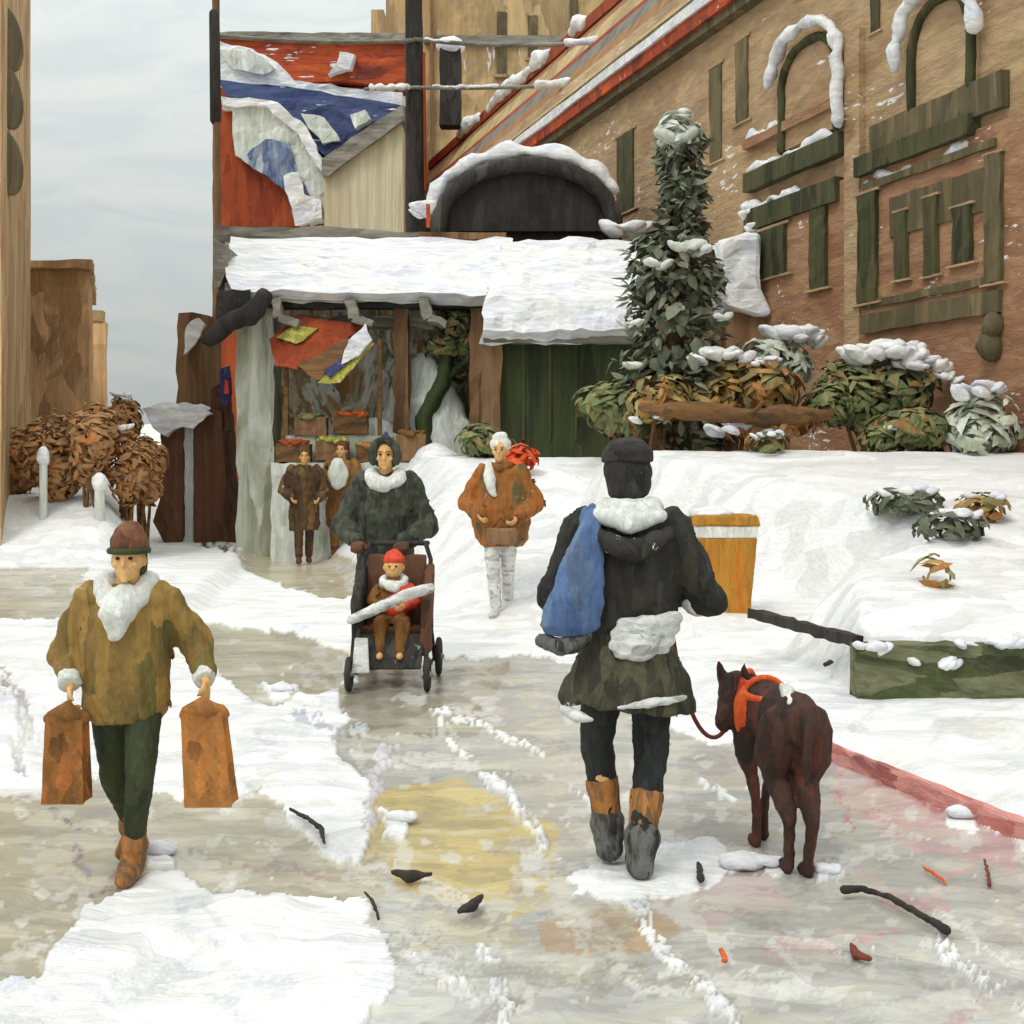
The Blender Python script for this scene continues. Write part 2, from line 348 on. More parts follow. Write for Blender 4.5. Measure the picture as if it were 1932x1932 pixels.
# ------------------------------------------------------------------ ground: one sheet, slush and snow as real patches of colour and height
SN = (241, 240, 238)
PATCH = [  # (polygon, colour, is_snow)
 ([(640,1310),(700,1262),(840,1246),(1000,1236),(1070,1250),(1300,1385),(1560,1425),(1640,1450),(1932,1600),(2600,1850),(2600,2600),(300,2600),(725,1932),(700,1720),(610,1650),(700,1500),(640,1420)], (180,179,167), 0),
 ([(430,1050),(560,1008),(680,1040),(880,1060),(900,1100),(760,1120),(640,1135),(520,1112)], (200,190,150), 0),
 ([(-300,1052),(90,1046),(175,1090),(130,1195),(-300,1215)], (190,184,152), 0),
 ([(400,1172),(520,1190),(650,1225),(655,1325),(520,1335),(410,1300),(360,1220)], (186,180,150), 0),
 ([(400,1340),(470,1400),(520,1440),(480,1500),(400,1480)], (176,168,140), 0),
 ([(650,1290),(740,1262),(845,1268),(950,1245),(930,1320),(900,1385),(660,1392)], (150,143,120), 0),
 ([(1290,1395),(1600,1445),(1590,1640),(1380,1600),(1280,1540)], (164,166,160), 0),
 ([(1060,1260),(1100,1350),(1120,1600),(1060,1640),(1000,1560),(980,1400)], (182,178,162), 0),
 ([(700,1500),(860,1466),(980,1530),(1060,1560),(1055,1700),(960,1740),(800,1690),(690,1620)], (206,184,100), 0),
 ([(700,1500),(780,1480),(1000,1560),(1000,1600),(820,1580),(700,1600)], (198,178,98), 0),
 ([(-300,1510),(120,1456),(330,1500),(560,1520),(690,1575),(725,1690),(500,1694),(300,1640),(170,1740),(90,1860),(-300,1900)], (170,162,130), 0),
 ([(280,1500),(480,1460),(560,1530),(620,1660),(430,1690),(260,1640)], (186,178,148), 0),
 ([(1570,1440),(1932,1590),(1932,1650),(1720,1610),(1600,1530)], (198,168,162), 0),
 ([(1020,1740),(1200,1700),(1300,1760),(1200,1800),(1020,1800)], (186,160,120), 0),
 ([(1260,1650),(1420,1640),(1500,1700),(1320,1760),(1230,1720)], (196,176,168), 0),
 ([(730,1700),(1000,1800),(1400,1850),(1932,1780),(2600,1800),(2600,2600),(300,2600)], (188,189,179), 0),
 ([(820,1720),(940,1700),(1000,1780),(760,1800)], (196,188,154), 0),
 ([(-400,1860),(80,1850),(90,1790),(200,1700),(320,1650),(430,1700),(640,1700),(730,1760),(740,1850),(680,1932),(300,2700),(-400,2700)], SN, 1),
 ([(455,1345),(640,1300),(655,1365),(570,1410),(690,1470),(700,1500),(690,1620),(640,1640),(560,1560),(490,1500)], SN, 1),
 ([(-300,1210),(110,1200),(100,1290),(160,1390),(180,1490),(-300,1520)], SN, 1),
 ([(300,1270),(400,1250),(465,1345),(505,1480),(430,1510),(330,1510),(300,1400)], SN, 1),
 ([(1060,1655),(1130,1630),(1240,1600),(1340,1585),(1400,1640),(1340,1680),(1260,1690),(1180,1700),(1080,1690)], SN, 1),
 ([(1415,1610),(1470,1630),(1475,1660),(1430,1650)], SN, 1),
 ([(1545,1640),(1590,1650),(1560,1672),(1520,1660)], SN, 1),
 ([(500,1298),(545,1296),(560,1312),(520,1325)], SN, 1),
 ([(720,1530),(775,1545),(760,1585),(725,1585)], SN, 1),
 ([(1780,1525),(1845,1540),(1830,1580),(1790,1560)], SN, 1),
 ([(250,1600),(310,1610),(320,1640),(270,1640)], SN, 1),
 ([(1280,1340),(1370,1330),(1420,1400),(1340,1412),(1290,1380)], SN, 1),
]
STROKE = [  # (polyline, half width, colour, is_snow)
 ([(830,1345),(850,1400),(900,1450),(960,1500),(1000,1560),(1015,1600)], 11, SN, 1),
 ([(830,1345),(900,1360),(960,1390),(1030,1420)], 6, SN, 1),
 ([(1190,1700),(1230,1770),(1290,1830),(1350,1890),(1400,1940)], 15, SN, 1),
 ([(1780,1780),(1830,1830),(1932,1900),(2050,1980)], 12, SN, 1),
 ([(915,1790),(940,1850),(950,1930)], 12, SN, 1),
 ([(830,1860),(880,1850),(900,1890)], 9, SN, 1),
 ([(745,1400),(720,1440),(705,1500),(700,1560)], 12, (206,200,206), 1),
 ([(970,1585),(1010,1640),(1060,1720),(1110,1790)], 11, (190,186,164), 0),
 ([(1620,1640),(1680,1690),(1740,1700),(1800,1650),(1860,1610)], 9, (206,166,158), 0),
 ([(1560,1740),(1620,1770),(1690,1750)], 8, (204,160,156), 0),
 ([(1590,1460),(1585,1500),(1600,1560)], 7, (200,112,108), 0),
 ([(1640,1470),(1740,1510),(1800,1530)], 8, (196,120,114), 0),
 ([(430,1630),(560,1640),(640,1660)], 8, (176,150,140), 0),
 ([(90,1530),(150,1560)], 6, (120,96,100), 0),
 ([(130,1600),(165,1650),(160,1680)], 8, (136,124,124), 0),
 ([(170,1690),(250,1640)], 9, (146,110,104), 0),
 ([(0,1310),(40,1380),(40,1450)], 12, (186,180,182), 0),
 ([(90,1010),(150,1050)], 10, (150,138,138), 0),
 ([(370,1030),(440,1048)], 7, (110,92,88), 0),
 ([(560,1350),(640,1390),(690,1380)], 10, (196,196,204), 1),
 ([(1080,1480),(1130,1520)], 5, SN, 1),
 ([(1640,1500),(1680,1560),(1750,1590)], 7, (214,208,196), 0),
 ([(1330,1480),(1390,1510)], 4, SN, 1),
 ([(1760,1720),(1860,1790),(1932,1820)], 6, (212,212,202), 0),
 ([(1500,1880),(1700,1900),(1932,1880)], 14, (200,202,190), 0),
 ([(800,1830),(1100,1840),(1500,1845)], 12, (176,178,158), 0),
 ([(650,1390),(760,1400),(860,1380)], 9, (190,190,168), 0),
 ([(760,1440),(900,1440),(1000,1470)], 10, (196,196,176), 0),
 ([(1000,1300),(1050,1400),(1060,1500)], 12, (190,184,160), 0),
]
def make_ground():
    ys = [1.2]
    while ys[-1] < 2.9: ys.append(ys[-1]*1.03)
    while ys[-1] < 26: ys.append(ys[-1]*1.0045)
    while ys[-1] < 900: ys.append(ys[-1]*1.03)
    ts = list(np.linspace(-.60, .60, 560))
    ext = [.64, .7, .78, .9, 1.1, 1.4, 1.9, 2.7, 4]
    ts = [-e for e in ext[::-1]] + ts + ext
    ys = np.array(ys); ts = np.array(ts)
    Yg, Tg = np.meshgrid(ys, ts, indexing='ij')
    Y = Yg.ravel(); X = (Tg*(Yg + 0.0)).ravel()
    u = CU + FL*X/Y; v = CV + EYE*FL/Y
    wu = u + 26*fbm(u/38, v/38) + 9*fbm(u/9, v/9, 3); wv = v + 14*fbm(u/38+90, v/38+40) + 6*fbm(u/9+50, v/9+7, 3)
    snow = np.ones_like(u); C = np.zeros((len(u), 3)); C[:] = lin(SN)
    def inpoly(poly):
        r = np.zeros(len(u), bool); n = len(poly)
        for i in range(n):
            x0, y0 = poly[i]; x1, y1 = poly[(i+1) % n]
            if y0 == y1: continue
            c = ((y0 > wv) != (y1 > wv)) & (wu < (x1-x0)*(wv-y0)/(y1-y0)+x0); r ^= c
        return r
    for poly, c, s in PATCH:
        m = inpoly(poly)
        dry = (fbm(u/9+v/7, v/4, 3) > -.66)
        m &= dry
        C[m] = lin(c); snow[m] = s
    for line, hw, c, s in STROKE:
        d = np.full(len(u), 1e9)
        for (x0, y0), (x1, y1) in zip(line[:-1], line[1:]):
            t = np.clip(((wu-x0)*(x1-x0)+(wv-y0)*(y1-y0))/((x1-x0)**2+(y1-y0)**2), 0, 1)
            d = np.minimum(d, np.hypot(wu-x0-t*(x1-x0), wv-y0-t*(y1-y0)))
        m = d < hw*(1+.8*fbm(u/14, v/14))
        m &= fbm(u/3, v/9, 2) > -.12
        C[m] = lin(c); snow[m] = s
    rs = np.random.RandomState(11)
    for k in range(210):
        cu, cv = rs.uniform(-100, 2030), rs.uniform(1030, 1960); ln = rs.uniform(40, 150); an = rs.choice([-.25, .15, .5, .9, 2.2]) + rs.uniform(-.25, .25)
        ln *= (.5 + (cv-1000)/900); hw = rs.uniform(5, 15)*(.5 + (cv-1000)/900)
        x0, y0, x1, y1 = cu-ln*math.cos(an)/2, cv-ln*math.sin(an)*.3, cu+ln*math.cos(an)/2, cv+ln*math.sin(an)*.3
        sel = np.where((np.abs(u-cu) < ln) & (np.abs(v-cv) < ln*.6+20))[0]
        if not len(sel): continue
        a_, b_ = wu[sel], wv[sel]
        t = np.clip(((a_-x0)*(x1-x0)+(b_-y0)*(y1-y0))/((x1-x0)**2+(y1-y0)**2), 0, 1); d = np.hypot(a_-x0-t*(x1-x0), b_-y0-t*(y1-y0))
        m = (d < hw) & (fbm(u[sel]/3+k, v[sel]/3, 2) > -.25); i_ = sel[m]
        pal = [(204,200,182),(160,155,140),(190,182,152),(212,212,204),(170,160,134),(150,148,138),(224,224,220)] if cu < 1500 else [(204,200,192),(206,176,168),(212,212,206),(166,166,156),(198,152,146),(190,190,184)]
        cs = np.array(lin(pal[rs.randint(len(pal))])); cw = np.array(lin([(214,214,224),(226,222,208),(206,208,214)][rs.randint(3)]))
        w1 = (snow[i_] < .5)[:, None]; C[i_] = np.where(w1, C[i_]*.4+cs*.6, C[i_]*.55+cw*.45)
    hh = base_height(X, Y) > .16; C[hh] = lin(SN); snow[hh] = 1
    # brushed colour variation of the slush (dirt, not shade)
    b1 = fbm(u/90+5, v/16, 4)[:, None]; b2 = fbm(u/40+30, v/30, 3)[:, None]
    sl = (snow < .5)[:, None]
    tint = np.array([lin((206,200,172))]); tint2 = np.array([lin((140,132,112))])
    C = np.where(sl & (b1 > .16), C*.55+tint*.45, C); C = np.where(sl & (b1 < -.25), C*.72+tint2*.28, C)
    C = np.where(sl & (b2 > .34), C*.4+np.array([lin((214,214,200))])*.6, C)
    C = np.where((~sl) & (b1 > .30), C*.6+np.array([lin((226,226,232))])*.4, C)
    g_ = C.mean(1, keepdims=True); C = np.where(snow[:, None] < .5, (C*.76+g_*.24)*np.array([[1.0, .975, 1.0]]), C)
    Z = base_height(X, Y)
    thick = np.clip(.5+1.4*fbm(X*2.2+9, Y*2.2, 3), 0, 1)
    Z = Z + np.where(snow > .5, .004+.016*thick, .0)*(Y < 60) + .012*fbm(X*6, Y*6, 3)*(Y < 40) + .03*fbm(X*.9, Y*.9, 2)*np.clip(Z*4, 0, 1)
    far = sst(Y, 60, 120); Z = Z*(1-far)
    me = bpy.data.meshes.new("ground"); ny, nx = len(ys), len(ts)
    idx = np.arange(ny*nx).reshape(ny, nx)
    q = np.stack([idx[:-1,:-1], idx[:-1,1:], idx[1:,1:], idx[1:,:-1]], -1).reshape(-1, 4)
    me.vertices.add(len(X)); me.vertices.foreach_set("co", np.stack([X, Y, Z], 1).ravel())
    me.loops.add(q.size); me.loops.foreach_set("vertex_index", q.ravel().astype(np.int32))
    me.polygons.add(len(q)); me.polygons.foreach_set("loop_start", np.arange(0, q.size, 4, dtype=np.int32))
    me.update(calc_edges=True); me.polygons.foreach_set("use_smooth", [True]*len(q))
    a = me.color_attributes.new("surface", 'FLOAT_COLOR', 'POINT')
    a.data.foreach_set("color", np.concatenate([C, snow[:, None]], 1).ravel())
    m = bpy.data.materials.new("slush_and_snow"); m.use_nodes = True; nt = m.node_tree; N = nt.nodes; L = nt.links; b = N["Principled BSDF"]
    at = N.new("ShaderNodeAttribute"); at.attribute_name = "surface"
    tc = N.new("ShaderNodeTexCoord")
    mp = N.new("ShaderNodeMapping"); mp.inputs["Scale"].default_value = (.28, 1, 1); mp.inputs["Rotation"].default_value = (0, 0, R(12)); L.new(tc.outputs["Object"], mp.inputs[0])
    n0 = N.new("ShaderNodeTexNoise"); n0.inputs["Scale"].default_value = 1.3; L.new(tc.outputs["Object"], n0.inputs["Vector"])
    ad = N.new("ShaderNodeVectorMath"); ad.operation = 'MULTIPLY_ADD'; ad.inputs[1].default_value = (.9,.9,0); L.new(n0.outputs["Color"], ad.inputs[0]); L.new(mp.outputs[0], ad.inputs[2])
    n = N.new("ShaderNodeTexNoise"); n.inputs["Scale"].default_value = 26; n.inputs["Detail"].default_value = 5; n.inputs["Roughness"].default_value = .7; L.new(ad.outputs[0], n.inputs["Vector"])
    mr = N.new("ShaderNodeMapRange"); mr.inputs[1].default_value = .3; mr.inputs[2].default_value = .7; mr.inputs[3].default_value = .88; mr.inputs[4].default_value = 1.1; L.new(n.outputs[0], mr.inputs[0])
    vo = N.new("ShaderNodeTexVoronoi"); vo.inputs["Scale"].default_value = 2.6
    mv_ = N.new("ShaderNodeMapping"); mv_.inputs["Scale"].default_value = (.8, 2.2, 1); mv_.inputs["Rotation"].default_value = (0, 0, R(-20)); L.new(tc.outputs["Object"], mv_.inputs[0])
    av = N.new("ShaderNodeVectorMath"); av.operation = 'MULTIPLY_ADD'; av.inputs[1].default_value = (1.3,1.3,0); L.new(n0.outputs["Color"], av.inputs[0]); L.new(mv_.outputs[0], av.inputs[2]); L.new(av.outputs[0], vo.inputs["Vector"])
    sv = N.new("ShaderNodeSeparateColor"); L.new(vo.outputs["Color"], sv.inputs[0])
    m_r = N.new("ShaderNodeMapRange"); m_r.inputs[3].default_value = .86; m_r.inputs[4].default_value = 1.1; L.new(sv.outputs[0], m_r.inputs[0])
    mxx = N.new("ShaderNodeMath"); mxx.operation = 'MULTIPLY'; L.new(mr.outputs[0], mxx.inputs[0]); L.new(m_r.outputs[0], mxx.inputs[1])
    sc_ = N.new("ShaderNodeVectorMath"); sc_.operation = 'SCALE'; L.new(at.outputs["Color"], sc_.inputs[0]); L.new(mxx.outputs[0], sc_.inputs["Scale"])
    mn = N.new("ShaderNodeVectorMath"); mn.operation = 'MINIMUM'; mn.inputs[1].default_value = (.92,.92,.915); L.new(sc_.outputs[0], mn.inputs[0])
    L.new(mn.outputs[0], b.inputs["Base Color"])
    rr = N.new("ShaderNodeMapRange"); rr.inputs[3].default_value = .24; rr.inputs[4].default_value = .8; L.new(at.outputs["Alpha"], rr.inputs[0]); L.new(rr.outputs[0], b.inputs["Roughness"])
    bp = N.new("ShaderNodeBump"); bp.inputs["Strength"].default_value = .8; bp.inputs["Distance"].default_value = .03; L.new(n.outputs[0], bp.inputs["Height"]); L.new(bp.outputs[0], b.inputs["Normal"])
    bs = N.new("ShaderNodeMapRange"); bs.inputs[3].default_value = .14; bs.inputs[4].default_value = .8; L.new(at.outputs["Alpha"], bs.inputs[0]); L.new(bs.outputs[0], bp.inputs["Strength"])
    o = link("ground", me, m); tag(o, kind="structure")
make_ground()
# distant low hill closing the street
mb = MB(); pts = []
hb = MB()
for i in range(60):
    t = i/59; x = -420+840*t; h = 16+10*mnoise.noise(Vector((t*5, 0, 0)))+5*mnoise.noise(Vector((t*17, 3, 0)))
    pts.append((x, h))
n = len(pts)
vs = [(x, 380, -1) for x, h in pts] + [(x, 400, h*.8) for x, h in pts] + [(x, 430, h) for x, h in pts] + [(x, 520, -1) for x, h in pts]
fs = [(r*n+i, r*n+i+1, (r+1)*n+i+1, (r+1)*n+i) for r in range(3) for i in range(n-1)]
hb.add(vs, fs, True); tag(hb.build("hills", M['snowg']), kind="structure")
# red kerb along the pavement
mb = MB(); prev = None
a = Vector((3.87 - SD*4.0, 4.0, 0)); b = Vector((3.87 - SD*7.3, 7.3, 0))
mb.bar(a + Vector((0,0,.02)), b + Vector((0,0,.02)), .05, .15)
tag(mb.build("kerb", M['kerb'], None, bev=.02, cut=.15, rough=.012), kind="structure")

# ------------------------------------------------------------------ snow heaps (caps lying on things)
def snowcap_mesh(mb, pts, r):        # lumpy ridge of snow along a polyline
    mb.tube(pts, r, n=12)
def dabs(mb, c, rad, n, size, flat=.35, up=.4, seed=0, shape=None, shell=.0, thick=.14):
    rnd = random.Random(seed); c = Vector(c)
    for i in range(n):
        while True:
            p = Vector((rnd.uniform(-1,1), rnd.uniform(-1,1), rnd.uniform(-1,1)))
            if shell < p.length < 1: break
        q = Vector((p.x*rad[0], p.y*rad[1], p.z*rad[2]))
        if shape: q = shape(p, q)
        pos = c + q; out = (p + Vector((0,0,up))).normalized()
        t = Vector((rnd.gauss(0,1), rnd.gauss(0,1), rnd.gauss(0,1)*flat)); t = (t - out*t.dot(out))
        if t.length < .01: continue
        t.normalize(); b = out.cross(t); s = size*rnd.uniform(.55, 1.35); wd = s*rnd.uniform(.22, .42); th = s*thick
        bend = out*(-s*.22)
        v = [pos - t*s + bend, pos - t*s*.4 + b*wd, pos + t*s*.45 + b*wd*.85, pos + t*s + bend, pos + t*s*.4 - b*wd, pos - t*s*.5 - b*wd*.8,
             pos + out*th, pos - out*th*.4]
        mb.add(v, [(0,1,6),(1,2,6),(2,3,6),(3,4,6),(4,5,6),(5,0,6),(1,0,7),(2,1,7),(3,2,7),(4,3,7),(5,4,7),(0,5,7)])
    return mb

def lumps(mb, c, rad, n, r, seed=0):
    rnd = random.Random(seed); c = Vector(c)
    for i in range(n):
        a = rnd.uniform(0, 6.28); q = math.sqrt(rnd.random()); k = r*rnd.uniform(.6, 1.25)
        x = math.cos(a)*q; y = math.sin(a)*q; z = math.sqrt(max(0, 1-.8*q*q))-.6
        mb.ell(c + Vector((x*rad[0], y*rad[1], z*rad[2])), (k*1.25, k, k*.55), Matrix.Rotation(-.7*x, 3, 'Y'), n=10, m=7)
    return mb
# ------------------------------------------------------------------ RIGHT BUILDING (receding facade)
def fz(slope, s=WS): return EYE + slope*s
fac = thing("stone_building", (WS - SD*24, 24, 0), "long tan stone building with red cornice receding behind the shrubs on the right", "building")
def along(Y, s=WS): return Vector((s - SD*Y, Y, 0))
def strip(Ya, Yb, z0, z1, out, thick=.3, s=WS):
    a = along(Ya, s) + NRM*out; b = along(Yb, s) + NRM*out; k = -NRM*thick
    return [Vector((p.x, p.y, z)) for z in (z0, z1) for p in (a, a + k, b + k, b)]
mb = MB(); mb.hexa(strip(7, 46, 0, fz(.70), 0, 8)); mb.build("wall", M['stone'], fac)
mb = MB(); mb.hexa(strip(7, 20.4, .0, 5.55, .07, .2)); mb.build("lower_wall", M['brick'], fac, bev=.02)
for sl0, sl1, out, nm, mt in ((.694,.708,.22,"moulding",M['olive2']),(.708,.731,.30,"cornice",M['redroof']),(.731,.748,.36,"cornice_snow",M['snow']),(.748,.766,.20,"gutter",M['olive2'])):
    mb = MB(); mb.hexa(strip(6.9, 46.05, fz(sl0), fz(sl1), out, .55)); mb.build(nm, mt, fac, cut=1.2, rough=.03 if 'snow' in nm else .01)
# steep roof with standing stripes of paint
roofm = [M['ochre'], M['stone'], paint("brown_slates", [(134,100,66),(150,112,74),(120,86,58)], .8, (1,1,.4), fine=6, k=1.2),
         paint("blue_grey_slates", [(104,104,100),(120,116,108),(96,90,84)], .8, fine=6, k=1.2), M['rust'], M['ochre'], paint("brown_slates", [(0,0,0)])]
K = len(roofm)
for i in range(K):
    t0, t1 = i/K, (i+1)/K
    if i == 4: t1 = t0 + .5/K
    if i == 5: t0 = t0 - .5/K
    s0, s1 = WS + 2.0*t0, WS + 2.0*t1
    z0 = fz(.766) + (fz(.89, 12.5) - fz(.766))*t0; z1 = fz(.766) + (fz(.89, 12.5) - fz(.766))*t1
    P = []
    for (s, z) in ((s0, z0), (s1, z1)):
        P += [Vector((*along(6.9, s).xy, z)), Vector((*along(49, s).xy, z))]
    m_ = MB(); k = -NRM*.25
    m_.hexa([P[0], P[0]+k, P[1]+k, P[1], P[2], P[2]+k, P[3]+k, P[3]])
    m_.build("roof_band", roofm[i], fac)
mb = MB(); mb.hexa(strip(6.9, 49.1, fz(.88,12.5), fz(.905,12.5), .15, .7, 12.5)); mb.build("ridge", M['rust'], fac, cut=1.2, rough=.02)
mb = MB()
for (u0,u1) in ((868,905),(925,1000),(1000,1035),(1080,1105)):
    mb = MB()
    ya, yb = FL*12.4/(u0-200), FL*12.4/(u1-200)
    a = along(ya,12.4); b = along(yb,12.4)
    mb.tube([Vector((a.x,a.y,fz(.90,12.5))), Vector(((a.x+b.x)/2,(a.y+b.y)/2,fz(.90,12.5)+.1)), Vector((b.x,b.y,fz(.90,12.5)))], [.14,.26,.16], n=10)
    mb.build("roof_snow", M['snow'], fac, cut=.15, rough=.09)
def frect(mb, u0, v0, u1, v1, out, thick):
    um = (u0+u1)/2; a = F(u0, v0); b = F(u1, v0); zt = F(um, v0).z; zb = F(um, v1).z
    o = NRM*out; k = -NRM*thick
    mb.hexa([Vector((p.x, p.y, z)) for z in (zb, zt) for p in (b+o, b+o+k, a+o+k, a+o)])
def fwindow(u0, v0, u1, v1, mat='olive', out=.0):
    g = MB(); frect(g, u0, v0, u1, v1, out+.035, .12); w_ = g.build("window", M[mat], fac, cut=.25, rough=.025)
    s = MB(); du = (u1-u0)*.3; frect(s, u0-du, v1, u1+du, v1+4, out+.04, .1); s.build("sill", M['stone'], w_)
    lt = MB(); frect(lt, u0-du*.6, v0-5, u1+du*.6, v0, out+.03, .1); lt.build("lintel", M['stone'], w_)
for r_ in ((1166,252,1196,400,'olive'),(1341,125,1362,305,'olive2'),(1390,75,1412,230,'olive2'),(1645,-20,1661,60,'olive'),(935,120,952,170,'olive2')):
    if r_[0] > 1000: fwindow(*r_)
for r_ in ((1448,430,1492,522,'olive'),(1541,390,1570,545,'olive'),(1632,365,1666,572,'olive'),(1702,400,1724,528,'olive'),
           (1758,372,1782,520,'olive'),(1812,390,1846,498,'olive'),(1874,292,1903,535,'olive2')): fwindow(*r_, out=.10)
def arched(u0, v0, u1, v1, apex, hood):
    """pointed arch window: olive outline, stone field, snow on the hood"""
    um = (u0+u1)/2; a = F(u0, v1); b = F(u1, v1)
    zb = F(um, v1).z; zs = F(um, v0).z; zt = F(um, apex).z; c = (a+b)/2
    def path(out, g, n=9):
        P = []
        ax = Vector((a.x, a.y, 0)) - DIR*(-g); bx = Vector((b.x, b.y, 0)) - DIR*g
        A = Vector((a.x,a.y,0)) + (Vector((a.x,a.y,0))-Vector((c.x,c.y,0))).normalized()*g
        B = Vector((b.x,b.y,0)) + (Vector((b.x,b.y,0))-Vector((c.x,c.y,0))).normalized()*g
        C0 = Vector((c.x,c.y,0))
        P.append(Vector((A.x,A.y,zb)))
        for i in range(n):
            t = i/(n-1); k = math.cos(t*math.pi/2)**.8; p = C0 + (A-C0)*k; P.append(Vector((p.x,p.y,zs+(zt+g-zs)*math.sin(t*math.pi/2))))
        for i in range(1, n):
            t = 1-i/(n-1); k = math.cos(t*math.pi/2)**.8; p = C0 + (B-C0)*k; P.append(Vector((p.x,p.y,zs+(zt+g-zs)*math.sin(t*math.pi/2))))
        P.append(Vector((B.x,B.y,zb)))
        return [p + NRM*out for p in P]
    f = MB(); f.prism(path(.05, 0), -NRM*.12); w_ = f.build("window", M['stone'], fac)
    fr = MB(); fr.tube(path(.08, -.08), .065, n=8); fr.build("frame", M['olive'], w_, cut=.2, rough=.02)
    p = path(.20, .13); sn = MB(); h0, h1 = hood
    sn.tube(p[h0:h1], [.05+.06*abs(math.sin(i*1.3+.4)) for i in range(h1-h0)], n=8); sn.build("hood_snow", M['snow'], w_, cut=.12, rough=.05)
arched(1478, 150, 1592, 262, 66, (2, 19)); arched(1722, 90, 1850, 182, -16, (1, 18))
def ledge(u0, v0, u1, out, h, mat, nm, snow=0, thick=.3, rough=.02):
    z = EYE + (CV-v0)*WS/(u0-200); ya, yb = FL*WS/(u0-200), FL*WS/(u1-200)
    mb = MB(); mb.hexa(strip(yb, ya, z-h, z, out, thick)); o = mb.build(nm, M[mat], fac, cut=.4, rough=rough)
    if snow:
        s = MB(); a = along(ya)+NRM*(out-.12); b = along(yb)+NRM*(out-.12); L_ = []
        for i in range(9):
            t = i/8*snow; p = a.lerp(b, t); L_.append(Vector((p.x,p.y,z+.03+.04*math.sin(i*2.1))))
        s.tube(L_, [.07+.04*math.sin(i*1.3) for i in range(9)], n=9); s.build("ledge_snow", M['snow'], o, cut=.10, rough=.06)
ledge(1418, 330, 1600, .16, .30, 'olive', "balcony", .9, .4)
ledge(1418, 400, 1592, .15, .34, 'olive', "balcony", .6, .4)
ledge(1412, 268, 1600, .12, .14, 'brick', "ledge", .35)
ledge(1655, 240, 1905, .12, .42, 'olive2', "balcony", 0, .45)
ledge(1632, 300, 1850, .18, .26, 'olive', "balcony", 0, .6)
ledge(1640, 350, 1890, .12, .10, 'olive2', "ledge", .95)
ledge(1690, 375, 1880, .10, .52, 'olive2', "panel", 0, .2)
ledge(1640, 595, 1900, .14, .26, 'olive2', "ledge", 0)
ledge(1640, 570, 1900, .11, .10, 'olive2', "ledge", 0)
# wall ornament at the right
o_ = MB(); c = F(1885, 650, .12); o_.ell(c, (.16,.16,.2)); c = F(1892, 615, .14); o_.ell(c, (.13,.13,.15)); o_.build("wall_ornament", M['olive2'], fac, cut=.1, rough=.03)
# pilasters and snow-dusted joints
for (u0, u1, v0) in ((1604,1632,60),(1290,1312,330)):
    g = MB(); frect(g, u0, v0, u1, 800, .10 if u0 > 1400 else .05, .2); g.build("pilaster", M['stone'], fac, cut=.5, rough=.01)
for (u, v, r_) in ((1313,350,.10),(1422,405,.10),(1434,440,.08)):
    g = MB(); lumps(g, F(u, v, .1), (.10,.08,.38), 9, r_, u); g.build("wall_snow", M['snow'], fac, cut=.06, rough=.04)
# chimney on the far end of the roof
ch = thing("chimney_stack", W(850, 260, 44), "black chimney stack with round snow cap at the far end of the red roof", "chimney")
m_ = MB(); p = W(850, 95, 44); zb_ = W(850, 240, 44).z; m_.box(p.x-.36, p.x+.36, 43.7, 44.4, zb_, p.z); m_.build("stack", M['black'], ch, cut=.4, rough=.03)
m_ = MB(); m_.ell((p.x, 44, p.z+.12), (.5,.45,.34)); m_.build("snow_cap", M['snow'], ch, cut=.15, rough=.06)

# ------------------------------------------------------------------ building behind, and the far houses
bb = thing("ochre_building", W(1100, 300, 47), "tall ochre building with slit windows rising behind the red roofline", "building")
m_ = MB(); m_.box(W(728,0,52).x, 18, 52, 64, 0, 27); m_.build("wall", M['ochre'], bb)
m_ = MB(); x0 = W(700,0,52).x
for (u0,v0,u1,v1) in ((938,22,956,140),(996,30,1014,108),(1075,0,1090,50)):
    g = MB(); a = W(u0,v0,51.96); b = W(u1,v1,51.96); g.box(a.x, b.x, 51.94, 52.1, b.z, a.z); w_ = g.build("window", M['olive2'], bb, cut=.5, rough=.04)
    g = MB(); g.box(a.x-.1, b.x+.1, 51.88, 52.05, b.z-.14, b.z-.01); g.build("sill", M['stone'], w_)
g = MB(); a = W(800,68,51.9); g.box(a.x, 12, 51.8, 52, a.z-.3, a.z); g.build("string_course", M['grey'], bb)
g = MB(); a = W(812,68,51.9); g.box(a.x, a.x+.14, 51.75, 52, 0, 27); g.build("downpipe", M['umber2'], bb, cut=.6, rough=.05)

rh = thing("brick_house", W(590, 430, 44), "far brick house with bright red roof partly covered by snow behind the long roof", "house")
g = MB(); a = W(412,165,44); b = W(762,165,44); g.box(a.x, b.x, 44, 52, 0, a.z); g.build("wall", M['rust'], rh)
g = MB(); g.uvprism([(408,62),(765,66),(762,168),(640,150),(540,160),(520,128),(470,100),(408,92)], 43.6, 5); g.build("roof", M['redroof'], rh, cut=.6, rough=.08)
g = MB(); g.uvprism([(410,80),(470,84),(525,118),(550,150),(700,168),(760,172),(760,196),(600,180),(415,158)], 43.2, 1.2); g.build("roof_snow", M['snow'], rh, cut=.5, rough=.14)
g = MB(); g.uvprism([(412,96),(470,92),(520,130),(500,142),(440,128)], 43.0, .6); g.build("grey_snow", M['snowg'], rh, cut=.4, rough=.1)
g = MB(); g.uvprism([(640,96),(668,104),(664,130),(618,140),(636,118)], 43.3, .5); g.build("snow_patch", M['snow'], rh, cut=.3, rough=.08)
g = MB(); g.uvprism([(408,60),(765,62),(765,80),(500,74),(408,70)], 43.45, .5); g.build("gutter", M['grey'], rh, cut=.5, rough=.06)
g = MB(); g.uvprism([(700,18),(724,18),(724,62),(700,62)], 45, 1); g.build("chimney", M['ochre'], rh)

